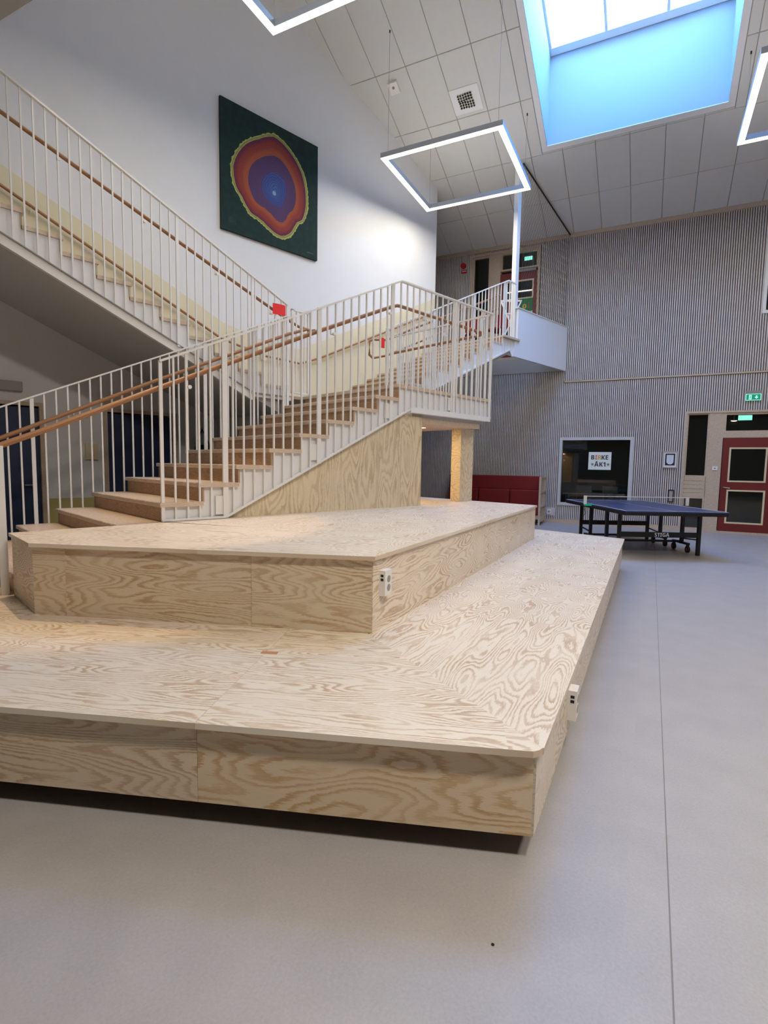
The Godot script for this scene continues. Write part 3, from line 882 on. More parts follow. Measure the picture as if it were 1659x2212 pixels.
	obj("side_plate", m3.done(), M.whitepaint, rf)
	obj("flange", one_bar(L(4.6, 2.29, -2.0), L(8.28, 3.925, -2.0), 0.04, 0.03), M.whitemetal, rf)
	var so3 := MB.new()
	var b0 = Vector2(4.75, 2.28); var b1 = Vector2(8.4, 2.28 + 0.4435 * 3.65)
	so3.plate(pv([b0, b1, b1 + Vector2(0, 0.1), b0 + Vector2(0, 0.1)]), L(0, 0, -2.03), Vector3(0, 0, -1), Vector3(1, 0, 0), -2.03 - WN)
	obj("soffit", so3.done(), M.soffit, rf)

# ---------------------------------------------------------------- railings
var unit_bar: ArrayMesh
func balusters(t: Node, list: Array, n: float):
	# list of [s, y_low, y_high]
	for b in list:
		obj("baluster", unit_bar, M.whitemetal, t, L(b[0], b[1], n), Basis.from_scale(Vector3(0.016, b[2] - b[1], 0.016)))
func flat_post(t: Node, s: float, y0: float, y1: float, n: float, wide: float = 0.05):
	obj("post", unit_bar, M.whitemetal, t, L(s, y0, n), Basis.from_scale(Vector3(0.018, y1 - y0, wide)))
func bracket(t: Node, s: float, y: float, n: float, side: float):
	var m := MB.new()
	m.tube([L(s, y - 0.025, n + side * 0.055), L(s, y - 0.075, n + side * 0.055), L(s, y - 0.082, n + side * 0.045), L(s, y - 0.082, n)], 0.008, 8)
	m.tube([L(s, y - 0.082, n - side * 0.012), L(s, y - 0.082, n + side * 0.012)], 0.017, 10)
	obj("bracket", m.done(), M.whitemetal, t)

func build_railings():
	var um := MB.new()
	um.box(Vector3(0, 0.5, 0), Vector3(1, 1, 1))
	unit_bar = um.done()
	# near railing: lower flight right side, then round the landing
	var a = stair_thing("stair_railing", "white bar railing on the right of the lower flight and round the landing", "railing")
	var top = func(s): return 2.235 + 0.4685 * s if s < 2.84 else 3.563
	var low = func(s): return 0.888 if s < 0.57 else (0.888 + 0.4835 * (s - 0.57) if s < 3.07 else 2.097)
	obj("top_rail", one_bar(L(-0.02, 2.235 - 0.01, 0), L(2.84, 3.563, 0), 0.04, 0.018), M.whitemetal, a)
	obj("top_rail", one_bar(L(2.84, 3.563, 0), L(4.73, 3.563, 0), 0.04, 0.018), M.whitemetal, a)
	obj("bottom_rail", one_bar(L(-0.02, 0.897, 0), L(0.57, 0.897, 0), 0.03, 0.018), M.whitemetal, a)
	obj("bottom_rail", one_bar(L(0.57, 0.897, 0), L(3.07, 2.105, 0), 0.03, 0.018), M.whitemetal, a)
	obj("bottom_rail", one_bar(L(3.07, 2.105, 0), L(4.73, 2.105, 0), 0.03, 0.018), M.whitemetal, a)
	var posts = [-0.01, 0.567, 1.634, 2.70, 3.87, 4.70]
	var list = []
	for k in range(1, 44):
		var s = -0.01 + 0.1095 * k
		var close = false
		for q in posts: close = close or absf(q - s) < 0.04
		if s < 4.68 and not close: list.append([s, low.call(s) + 0.015, top.call(s)])
	balusters(a, list, 0.0)
	for i in posts.size():
		flat_post(a, posts[i], low.call(posts[i]) - (0.05 if i == 5 else 0.0), top.call(posts[i]), 0.0, 0.028 if i == 0 else 0.05)
		if i > 0 and i < 5:
			obj("bolt_plate", one_box(L(posts[i] - 0.05, low.call(posts[i]) + 0.12, -0.012), Vector3(0.012, 0.17, 0.09)), M.whitemetal, a)
	# landing end, running back to the right flight
	obj("top_rail", one_bar(L(4.72, 3.563, 0), L(4.72, 3.563, -1.96), 0.04, 0.018), M.whitemetal, a)
	obj("bottom_rail", one_bar(L(4.72, 2.105, 0), L(4.72, 2.105, -1.96), 0.03, 0.018), M.whitemetal, a)
	for k in range(1, 18):
		obj("baluster", unit_bar, M.whitemetal, a, L(4.72, 2.105, -0.11 * k), Basis.from_scale(Vector3(0.016, 1.455, 0.016)))
	# handrail on its inner side, running on past the corner post to a post of its own
	var hp = [L(-1.30, 1.41, -0.06), L(-0.83, 1.62, -0.06), L(0.0, 2.015, -0.06), L(1.68, 2.79, -0.06), L(2.76, 3.27, -0.06), L(2.83, 3.295, -0.06), L(2.90, 3.30, -0.06), L(4.50, 3.285, -0.06), L(4.60, 3.285, -0.09), L(4.64, 3.285, -0.17), L(4.64, 3.27, -1.95)]
	obj("handrail", one_tube(hp, 0.021, 12), M.handrail, a)
	for s in [0.24, 0.98, 1.83, 2.66]:
		bracket(a, s, 2.015 + 0.4607 * s, 0.0, -1)
	for s in [3.3, 4.3]: bracket(a, s, 3.29, 0.0, -1)
	flat_post(a, -1.13, Y1, 1.49, -0.03, 0.05)
	# left railing of the lower flight
	var b = stair_thing("stair_railing", "white bar railing on the far left side of the lower flight", "railing")
	var topb = func(s): return 2.288 + 0.462 * s
	obj("top_rail", one_bar(L(-1.35, topb.call(-1.35), -1.9), L(2.53, topb.call(2.53), -1.9), 0.04, 0.016), M.whitemetal, b)
	list = []
	for k in range(-11, 24):
		var s = -0.02 + 0.1085 * k
		var idx = int(floor((s + 0.02) / G1)) + 1
		idx = clampi(idx, -2, 9)
		list.append([s, t1(idx).y if s > t1(-2).x else Y1, topb.call(s)])
	balusters(b, list, -1.9)
	for s in [-0.565, 1.30, 2.52]: flat_post(b, s, t1(clampi(int(floor((s + 0.02) / G1)) + 1, -2, 9)).y, topb.call(s), -1.9, 0.035)
	obj("handrail", one_tube([L(-1.4, 1.32, -1.84), L(-0.85, 1.60, -1.84), L(0.71, 2.355, -1.84), L(2.5, 3.19, -1.84), L(2.78, 3.30, -1.84)], 0.021, 12), M.handrail, b)
	for s in [-0.2, 1.0, 2.1]: bracket(b, s, 2.01 + 0.471 * s, -1.9, 1)
	# left flight railing
	var c = stair_thing("stair_railing", "white bar railing climbing left beside the painting above the doors", "railing")
	var topc = func(s): return 4.772 - 0.4535 * s + 0.0
	var lowc = func(s): return 2.345 + 0.4507 * maxf(2.02 - s, 0.0)
	obj("top_rail", one_bar(L(-1.8, topc.call(-1.8), -1.95), L(2.55, topc.call(2.55), -1.95), 0.04, 0.02), M.whitemetal, c)
	obj("bottom_rail", one_bar(L(-1.8, lowc.call(-1.8), -1.955), L(2.02, lowc.call(2.02), -1.955), 0.03, 0.011), M.greyplastic, c)
	obj("bottom_rail", one_bar(L(2.02, lowc.call(2.02), -1.955), L(2.55, lowc.call(2.55), -1.955), 0.03, 0.016), M.greyplastic, c)
	list = []
	for k in range(-17, 25):
		var s = -0.03 + 0.1035 * k
		if s < 2.5 and absf(s - 0.99) > 0.04 and absf(s - 2.0) > 0.04: list.append([s, lowc.call(s), topc.call(s)])
	balusters(c, list, -1.95)
	for s in [0.99, 2.0, 2.55]: flat_post(c, s, lowc.call(s) - 0.02, topc.call(s), -1.95, 0.036)
	obj("handrail", one_tube([L(-1.8, 5.19, -2.01), L(-0.71, 4.759 - 0.01, -2.01), L(1.09, 4.02, -2.01), L(2.1, 3.62, -2.01), L(2.52, 3.46, -2.01), L(2.75, 3.36, -1.97), L(2.92, 3.32, -1.90), L(2.95, 3.32, -1.84)], 0.02, 12), M.handrail, c)
	for s in [-0.23, 0.62, 1.5, 2.3]: bracket(c, s, 4.46 - 0.405 * s, -1.95, -1)
	# narrow gate at the foot of the left flight, folded open along the landing
	var gt = stair_thing("stair_gate", "narrow white bar gate folded open beside the red sheet", "gate")
	for s in [2.62, 2.90]: obj("stile", unit_bar, M.whitemetal, gt, L(s, YL + 0.03, -1.93), Basis.from_scale(Vector3(0.03, 1.17, 0.04)))
	for s in [2.69, 2.76, 2.83]: obj("baluster", unit_bar, M.whitemetal, gt, L(s, YL + 0.05, -1.93), Basis.from_scale(Vector3(0.016, 1.14, 0.016)))
	for y in [YL + 0.04, YL + 1.19]: obj("rail", one_bar(L(2.60, y, -1.93), L(2.92, y, -1.93), 0.03, 0.02), M.whitemetal, gt)
	for y in [YL + 0.35, YL + 1.02]: obj("hinge", one_tube([L(2.94, y, -1.93), L(2.94, y + 0.06, -1.93)], 0.014, 8), M.whitemetal, gt)
	# right flight railing
	var r = stair_thing("stair_railing", "white bar railing of the right upper flight rising to the balcony column", "railing")
	var topr = func(s): return minf(3.69 + 0.4645 * (s - 4.60), 5.32)
	var lowr = func(s): return 2.305 + 0.4443 * (s - 4.6)
	obj("top_rail", one_bar(L(4.55, topr.call(4.55), -2.0), L(8.11, 5.32, -2.0), 0.04, 0.02), M.whitemetal, r)
	obj("top_rail", one_bar(L(8.11, 5.32, -2.0), L(8.42, 5.32, -2.0), 0.04, 0.02), M.whitemetal, r)
	list = []
	for k in range(0, 36):
		var s = 4.60 + 0.1085 * k
		if s < 8.4: list.append([s, lowr.call(s), topr.call(s)])
	balusters(r, list, -2.0)
	for s in [4.56, 5.75, 6.95, 8.0]: flat_post(r, s, lowr.call(s), topr.call(s), -2.0, 0.05)
	var ho = [L(4.30, 3.16, -2.06), L(4.22, 3.20, -2.06), L(4.22, 3.42, -2.06), L(4.30, 3.46, -2.06), L(4.60, 3.50, -2.06), L(5.3, 3.83, -2.06), L(7.9, 4.98, -2.06)]
	obj("handrail", one_tube(ho, 0.02, 12), M.handrail, r)
	obj("low_handrail", one_tube([L(4.30, 3.16, -2.06), L(4.6, 3.24, -2.06), L(7.9, 4.72, -2.06)], 0.018, 12), M.handrail, r)
	for s in [4.9, 6.1, 7.3]: bracket(r, s, 3.24 + 0.4485 * (s - 4.6), -2.0, -1)
	# wall handrail following the dado
	var wh = stair_thing("wall_handrail", "slim wooden handrail fixed to the yellow dado of the painted wall", "handrail")
	obj("rail", one_tube([L(-1.8, 5.46, WN + 0.07), L(-0.4, 4.815, WN + 0.07), L(2.55, 3.455, WN + 0.07), L(3.35, 3.30, WN + 0.07), L(4.14, 3.27, WN + 0.07), L(4.66, 3.47, WN + 0.07), L(5.95, 4.067, WN + 0.07), L(7.98, 5.0, WN + 0.07)], 0.02, 12), M.handrail, wh)
	for q in [[-0.1, 4.68], [1.0, 4.17], [2.1, 3.66], [3.7, 3.285], [4.9, 3.58], [6.0, 4.09], [7.2, 4.64]]:
		obj("bracket", one_tube([L(q[0], q[1] - 0.02, WN + 0.07), L(q[0], q[1] - 0.07, WN + 0.06), L(q[0], q[1] - 0.08, WN)], 0.007, 8), M.whitemetal, wh)
	# red sheets hung on the gates
	for q in [["sheet of bright red paper hanging on the left flight's railing end", 2.30, 3.44, 3.585, -1.93, 0.21], ["small bright red sheet tied to the right flight's first post", 4.36, 3.325, 3.49, -1.975, 0.13]]:
		var fl = stair_thing("red_sheet", q[0], "sheet", "red sheets on the stair railings")
		var m := MB.new()
		var nseg = 8
		for i in nseg:
			var u0 = float(i) / nseg; var u1 = float(i + 1) / nseg
			var b0 = 0.006 * sin(u0 * 5.0); var b1 = 0.006 * sin(u1 * 5.0)
			for kk in 2:
				var o = 0.002 * kk
				m.quad(L(q[1] + q[5] * u0, q[2] + 0.012 * u0, q[4] + b0 - o), L(q[1] + q[5] * u1, q[2] + 0.012 * u1, q[4] + b1 - o), L(q[1] + q[5] * u1, q[3] + 0.012 * u1, q[4] + b1 - o), L(q[1] + q[5] * u0, q[3] + 0.012 * u0, q[4] + b0 - o), Vector3(1 - 2 * kk, 0, 0))
		obj("paper", m.done(), M.redsheet, fl)
		var tm := MB.new()
		for s in [q[1] + 0.015, q[1] + q[5] - 0.015]:
			tm.tube([L(s, q[3] - 0.002, q[4]), L(s, q[3] + 0.035, q[4] - 0.012)], 0.003, 6)
		obj("tie", tm.done(), M.whitemetal, fl)
	# balcony: white parapet, column and net
	var pp = stair_thing("balcony_parapet", "solid white parapet of the balcony against the slatted wall", "parapet")
	var m := MB.new()
	m.plate(pv([Vector2(8.36, 3.79), Vector2(10.73, 3.79), Vector2(10.73, 4.83), Vector2(8.50, 4.83), Vector2(8.50, 4.14), Vector2(8.40, 4.12)]), L(0, 0, -1.97), Vector3(0, 0, -1), Vector3(1, 0, 0), 0.06)
	obj("panel", m.done(), M.whitepaint, pp)
	obj("cap", one_box(L(9.6, 4.838, -2.0), Vector3(0.09, 0.016, 2.26)), M.whitemetal, pp)
	var cl = stair_thing("balcony_column", "slender white steel column from the balcony corner to the ceiling", "column")
	obj("shaft", one_box(L(8.50, (YU + roof(W(8.50, 0, -2.09).z)) / 2, -2.09), Vector3(0.10, roof(W(8.50, 0, -2.09).z) - YU, 0.12)), M.whitemetal, cl)
	obj("foot_plate", one_box(L(8.50, YU + 0.012, -2.11), Vector3(0.14, 0.024, 0.2)), M.whitemetal, cl)
	var nt = stair_thing("safety_net", "fine dark safety net stretched between parapet and ceiling", "net")
	var ra = W(8.52, 0, -2.0); var rb = W(10.70, 0, -2.0)
	obj("rod", one_tube([L(8.52, roof(ra.z) - 0.06, -2.0), L(10.70, roof(rb.z) - 0.06, -2.0)], 0.016, 8), M.dark, nt)
	obj("side_rod", one_tube([L(10.69, 4.85, -2.0), L(10.69, roof(rb.z) - 0.06, -2.0)], 0.010, 8), M.greyplastic, nt)
	var nm := MB.new()
	var x0 = 8.60; var x1 = 10.68
	var pit = 0.085
	for dirn in [1.0, -1.0]:
		var cst = -4.0
		while cst < 9.0:
			# line y = 4.85 + dirn * 1.9 * (s - x0) + c, clipped to the net
			var p = []
			for s in [x0, x1]:
				p.append(Vector2(s, 4.85 + dirn * 1.9 * (s - x0) + cst))
			var q = clip_line(p[0], p[1], x0, x1, 4.85)
			if q.size() == 2: nm.bar(L(q[0].x, q[0].y, -2.0), L(q[1].x, q[1].y, -2.0), 0.0025, 0.0025)
			cst += pit * 1.9
	var no = obj("mesh", nm.done(), mat(rgb(86, 84, 84), 0.8), nt)
	stuff(no)

func clip_line(a: Vector2, b: Vector2, x0: float, x1: float, yl: float) -> Array:
	var out = []
	var N = 400
	var first = null; var last = null
	for i in N + 1:
		var p = a.lerp(b, float(i) / N)
		var yt = roof(W(p.x, 0, -2.0).z) - 0.06
		if p.y >= yl and p.y <= yt:
			if first == null: first = p
			last = p
	if first != null and first.distance_to(last) > 0.02: out = [first, last]
	return out

# ---------------------------------------------------------------- slatted wall with its windows and doors
func frame_rect(t: Node, called: String, x0: float, x1: float, y0: float, y1: float, w: float, z0: float, z1: float, m: Material):
	var zc = (z0 + z1) / 2; var zd = absf(z1 - z0)
	obj(called, one_box(Vector3(x0 + w / 2, (y0 + y1) / 2, zc), Vector3(w, y1 - y0, zd)), m, t)
	obj(called, one_box(Vector3(x1 - w / 2, (y0 + y1) / 2, zc), Vector3(w, y1 - y0, zd)), m, t)
	obj(called, one_box(Vector3((x0 + x1) / 2, y1 - w / 2, zc), Vector3(x1 - x0 - 2 * w, w, zd)), m, t)
	obj(called, one_box(Vector3((x0 + x1) / 2, y0 + w / 2, zc), Vector3(x1 - x0 - 2 * w, w, zd)), m, t)

func build_slat_wall():
	var holes = [Rect2(-2.10, 0.46, 1.69, 1.70), Rect2(0.63, -0.01, 1.86, 2.73), Rect2(-4.56, YU, 1.81, 6.93 - YU), Rect2(1.93, 4.75, 1.9, 1.75)]
	var w = struct("wall_back", "tall wall of narrow pale wooden slats")
	var m := MB.new()
	for r in rects(-11.0, 6.0, 0.0, 7.05, holes):
		m.box(Vector3(r.get_center().x, r.get_center().y, ZB - 0.14), Vector3(r.size.x, r.size.y, 0.2))
	obj("backing", m.done(), M.felt, w)
	# slats in two heights
	var s := MB.new()
	var rng := RandomNumberGenerator.new(); rng.seed = 8
	var x = -10.9
	while x < 5.95:
		for band in ([[0.10, 3.505], [3.555, 6.97]] if x > -2.05 else [[0.10, 6.97]]):
			for iv in spans(band[0], band[1], x, holes):
				s.box(Vector3(x, (iv.x + iv.y) / 2, ZB - 0.02), Vector3(0.028, iv.y - iv.x, 0.04))
		x += 0.0445
	var so = obj("slats", s.done(), M.slat, w)
	stuff(so)
	var tr = struct("trim_1")
	obj("top_board", one_box(Vector3(-2.5, 7.02, ZB + 0.004), Vector3(17.0, 0.10, 0.05)), M.wood, tr)
	obj("joint_strip", one_box(Vector3(1.97, 3.53, ZB), Vector3(8.04, 0.035, 0.046)), M.wood, tr)
	var bb = struct("baseboard_back")
	for r in rects(-11.0, 6.0, 0.0, 0.10, holes):
		obj("board", one_box(Vector3(r.get_center().x, r.get_center().y, ZB - 0.02), Vector3(r.size.x, r.size.y, 0.03)), M.wood, bb)
	# rooms behind the glass: closed and unlit
	for q in [[-2.9, 0.3, 0.0, 2.9, 4.0], [0.5, 2.9, 0.0, 2.9, 4.0], [-5.2, -2.2, YU - 0.02, 7.0, 3.0], [1.7, 4.2, 4.2, 6.9, 3.0]]:
		var rm := MB.new()
		var zn = ZB - 0.24; var zf = zn - q[4]
		var cx = (q[0] + q[1]) / 2; var cy = (q[2] + q[3]) / 2; var cz = (zn + zf) / 2
		rm.box(Vector3(cx, q[2] - 0.05, cz), Vector3(q[1] - q[0], 0.1, q[4]))
		rm.box(Vector3(cx, q[3] + 0.05, cz), Vector3(q[1] - q[0], 0.1, q[4]))
		rm.box(Vector3(cx, cy, zf), Vector3(q[1] - q[0], q[3] - q[2], 0.1))
		for xx in [q[0], q[1]]: rm.box(Vector3(xx, cy, cz), Vector3(0.1, q[3] - q[2] + 0.2, q[4]))
		var n = struct("wall_room_%d" % int((q[0] + 10) * 10))
		obj("plaster", rm.done(), M.room, n)
	# window with the class sign
	var wi = struct("window_2", "square interior window with pale frame")
	frame_rect(wi, "frame", -2.10, -0.41, 0.46, 2.16, 0.07, ZB - 0.14, ZB + 0.02, mat(rgb(200, 202, 202), 0.6))
	obj("pane", one_box(Vector3(-1.255, 1.31, ZB - 0.10), Vector3(1.53, 1.54, 0.012)), M.pane, wi)
	# lower door unit
	var d = struct("door_1", "red door with two glass panes in a pale wooden frame")
	frame_rect(d, "frame", 0.63, 2.49, 0.0, 2.72, 0.045, ZB - 0.14, ZB + 0.015, M.wood)
	obj("mullion", one_box(Vector3(1.2475, 1.36, ZB - 0.06), Vector3(0.275, 2.63, 0.12)), M.wood, d)
	frame_rect(d, "light_frame", 0.675, 1.11, 1.25, 2.675, 0.03, ZB - 0.12, ZB - 0.02, M.wood)
	obj("pane", one_box(Vector3(0.89, 1.96, ZB - 0.08), Vector3(0.38, 1.37, 0.012)), M.pane, d)
	for i in 5:
		obj("board", one_box(Vector3(0.89, 0.836 + 0.092 * i, ZB - 0.05 - 0.006 * (i % 2)), Vector3(0.43, 0.089, 0.06)), M.wood, d)
	frame_rect(d, "light_frame", 0.675, 1.11, 0.045, 0.79, 0.035, ZB - 0.12, ZB - 0.02, M.wood)
	obj("pane", one_box(Vector3(0.89, 0.418, ZB - 0.08), Vector3(0.37, 0.68, 0.012)), M.pane, d)
	frame_rect(d, "transom_frame", 1.385, 2.445, 2.235, 2.675, 0.045, ZB - 0.12, ZB - 0.01, M.wood)
	obj("pane", one_box(Vector3(1.915, 2.455, ZB - 0.08), Vector3(0.98, 0.36, 0.012)), M.pane, d)
	obj("head", one_box(Vector3(1.915, 2.18, ZB - 0.05), Vector3(1.06, 0.11, 0.11)), M.wood, d)
	red_door(d, 1.40, 2.44, 0.012, 2.12, [[1.535, 2.215, 1.16, 1.90], [1.535, 2.225, 0.235, 0.965]], -1)
	# upper door unit
	var u = struct("door_2", "red glazed door on the upper floor")
	frame_rect(u, "frame", -4.56, -2.75, YU, 6.93, 0.06, ZB - 0.14, ZB + 0.015, M.wood)
	obj("mullion", one_box(Vector3(-3.90, (YU + 6.87) / 2, ZB - 0.06), Vector3(0.28, 6.87 - YU, 0.12)), M.wood, u)
	frame_rect(u, "light_frame", -4.50, -4.04, YU + 0.05, 6.87, 0.035, ZB - 0.12, ZB - 0.02, M.wood)
	obj("pane", one_box(Vector3(-4.27, 5.54, ZB - 0.08), Vector3(0.40, 2.60, 0.012)), M.pane, u)
	frame_rect(u, "transom_frame", -3.76, -2.81, 6.42, 6.87, 0.04, ZB - 0.12, ZB - 0.01, M.wood)
	obj("pane", one_box(Vector3(-3.285, 6.645, ZB - 0.08), Vector3(0.88, 0.38, 0.012)), M.pane, u)
	obj("door_closer", one_box(Vector3(-3.06, 6.36, ZB + 0.02), Vector3(0.42, 0.06, 0.05)), M.greyplastic, u)
	red_door(u, -3.755, -2.81, YU + 0.012, 6.345, [[-3.60, -2.91, 5.68, 6.13], [-3.60, -2.91, 4.45, 5.34]], 1)
	# upper right window, cut by the picture edge
	var v = struct("window_3", "upper interior window at the right")
	frame_rect(v, "frame", 1.93, 3.83, 4.75, 6.50, 0.06, ZB - 0.14, ZB + 0.02, M.whitepaint)
	obj("pane", one_box(Vector3(2.88, 5.62, ZB - 0.08), Vector3(1.78, 1.63, 0.012)), M.pane, v)
	# blue doors in the painted wall
	for q in [["door_3", -1.03, "dark blue door under the left flight, at the picture edge", 0.94], ["door_4", 0.764, "dark blue door under the left flight, nearer the landing", 0.97]]:
		var bd = struct(q[0], q[2])
		bd.position = SO; bd.rotation.y = -AL
		obj("leaf", one_box(L(q[1] + q[3] / 2, 1.05, WN - 0.06), Vector3(0.05, 2.08, q[3] - 0.02)), M.bluedoor, bd)
		for sj in [q[1] - 0.03, q[1] + q[3] + 0.03]:
			obj("jamb", one_box(L(sj, 1.08, WN - 0.04), Vector3(0.12, 2.16, 0.06)), M.wood, bd)
		obj("head", one_box(L(q[1] + q[3] / 2, 2.135, WN - 0.04), Vector3(0.12, 0.05, q[3])), M.wood, bd)
		obj("handle", one_tube([L(q[1] + q[3] - 0.08, 1.05, WN - 0.03), L(q[1] + q[3] - 0.08, 1.05, WN + 0.02), L(q[1] + q[3] - 0.10, 1.05, WN + 0.025), L(q[1] + q[3] - 0.20, 1.05, WN + 0.025)], 0.009, 8), M.steel, bd)

func red_door(t: Node, x0: float, x1: float, y0: float, y1: float, lights: Array, hinge: int):
	var m := MB.new()
	var hs = []
	for l in lights: hs.append(Rect2(l[0], l[2], l[1] - l[0], l[3] - l[2]))
	for r in rects(x0, x1, y0, y1, hs):
		m.box(Vector3(r.get_center().x, r.get_center().y, ZB - 0.025), Vector3(r.size.x, r.size.y, 0.045))
	var leaf = obj("door_leaf", m.done(), M.reddoor, t)
	for l in lights:
		for g in 1:
			frame_rect(leaf, "bead", l[0] - 0.012, l[1] + 0.012, l[2] - 0.012, l[3] + 0.012, 0.034, ZB - 0.03, ZB + 0.004, M.cream)
		obj("glass", one_box(Vector3((l[0] + l[1]) / 2, (l[2] + l[3]) / 2, ZB - 0.03), Vector3(l[1] - l[0] - 0.04, l[3] - l[2] - 0.04, 0.01)), M.pane, leaf)
	var hx = x0 + 0.055 if hinge < 0 else x1 - 0.055
	obj("handle", one_tube([Vector3(hx, y0 + 1.015, ZB - 0.01), Vector3(hx, y0 + 1.015, ZB + 0.045), Vector3(hx - hinge * 0.015, y0 + 1.012, ZB + 0.052), Vector3(hx - hinge * 0.12, y0 + 1.0, ZB + 0.052)], 0.010, 8), M.steel, leaf)

# ---------------------------------------------------------------- things on the walls
func text_mesh(s: String, size: float, depth: float = 0.004, bold: bool = true) -> TextMesh:
	var f := SystemFont.new()
	f.font_names = PackedStringArray(["Droid Sans"])
	if bold: f.font_weight = 700
	var t := TextMesh.new()
	t.text = s
	t.font = f
	t.font_size = 64
	t.pixel_size = size / 64.0
	t.depth = depth
	return t

func ring_painting() -> ImageTexture:
	var outer = [0.424, 0.437, 0.433, 0.43, 0.43, 0.431, 0.435, 0.46, 0.485, 0.476, 0.459, 0.445, 0.431, 0.413, 0.395, 0.381, 0.372, 0.365, 0.358, 0.324, 0.331, 0.352, 0.364, 0.368, 0.35, 0.331, 0.319, 0.328, 0.359, 0.367, 0.376, 0.41]
	var purple = [0.26, 0.266, 0.269, 0.27, 0.27, 0.27, 0.279, 0.29, 0.304, 0.307, 0.296, 0.283, 0.27, 0.26, 0.249, 0.239, 0.229, 0.221, 0.211, 0.196, 0.2, 0.219, 0.232, 0.226, 0.202, 0.181, 0.181, 0.181, 0.209, 0.23, 0.241, 0.251]
	var blue = [0.124, 0.129, 0.133, 0.136, 0.139, 0.146, 0.152, 0.159, 0.167, 0.178, 0.181, 0.176, 0.162, 0.147, 0.136, 0.124, 0.113, 0.113, 0.113, 0.113, 0.113, 0.113, 0.11, 0.1, 0.095, 0.096, 0.097, 0.098, 0.1, 0.107, 0.113, 0.12]
	var n = 768
	var nz = noise_of(61, 1.0, 3)
	var at = func(a, th):
		var k = (th + PI) / TAU * 32.0
		var i = int(floor(k)) % 32
		return lerpf(a[i], a[(i + 1) % 32], k - floor(k))
	var img := Image.create(n, n, false, Image.FORMAT_RGB8)
	for y in n:
		for x in n:
			var u = (x + 0.5) / n; var v = (y + 0.5) / n
			var d = Vector2(u - 0.5163, v - 0.5636)
			var th = atan2(d.y, d.x)
			var r = d.length()
			var jag = nz.get_noise_2d(cos(th) * 9.0, sin(th) * 9.0)
			var ro = at.call(outer, th); var rp = at.call(purple, th); var rb = at.call(blue, th)
			var bark = ro + jag * 0.012
			var c: Color
			if r > bark:
				c = rgb(8, 44, 42).lerp(rgb(14, 58, 50), clampf(nz.get_noise_2d(u * 12.0, v * 12.0) + 0.5, 0.0, 1.0))
			elif r > ro - 0.028:
				c = rgb(214, 214, 130).lerp(rgb(190, 196, 104), clampf(jag + 0.5, 0.0, 1.0))
				if absf(r - (ro - 0.014)) < 0.0018 or absf(r - (ro - 0.021)) < 0.0015: c = rgb(90, 92, 40)
			elif r > rp:
				var k = (r - rp) / (ro - 0.028 - rp)
				c = rgb(206, 104, 66).lerp(rgb(178, 70, 60), smoothstep(0.15, 0.55, k)).lerp(rgb(128, 50, 80), smoothstep(0.6, 0.95, k))
				var ph = (k * 13.0 + nz.get_noise_2d(u * 6.0, v * 6.0) * 0.8)
				if ph - floor(ph) > 0.70: c = c.darkened(0.34)
			elif r > rb:
				var k = (r - rb) / (rp - rb)
				c = rgb(110, 76, 126).lerp(rgb(102, 72, 116), k)
				var ph = (k * 11.0 + nz.get_noise_2d(u * 6.0, v * 6.0) * 0.9)
				if ph - floor(ph) > 0.72: c = c.darkened(0.22)
			else:
				var k = r / rb
				c = rgb(84, 118, 184).lerp(rgb(76, 94, 166), smoothstep(0.0, 0.8, k))
				var ph = (k * 8.0 + nz.get_noise_2d(u * 8.0, v * 8.0) * 0.8)
				if ph - floor(ph) > 0.72: c = c.darkened(0.2)
				if r < 0.018: c = rgb(150, 196, 214)
			# small chalky marks low on the left and a thin signature low on the right
			if u > 0.07 and u < 0.135 and v > 0.885 and v < 0.935 and nz.get_noise_2d(u * 260.0, v * 260.0) > 0.42: c = rgb(120, 140, 134)
			if u > 0.87 and u < 0.965 and absf(v - 0.952) < 0.006 and nz.get_noise_2d(u * 420.0, 3.0) > 0.1: c = rgb(104, 118, 112)
			img.set_pixel(x, y, Color(c.r * 0.86, c.g * 0.86, c.b * 0.86))
	return ImageTexture.create_from_image(img)

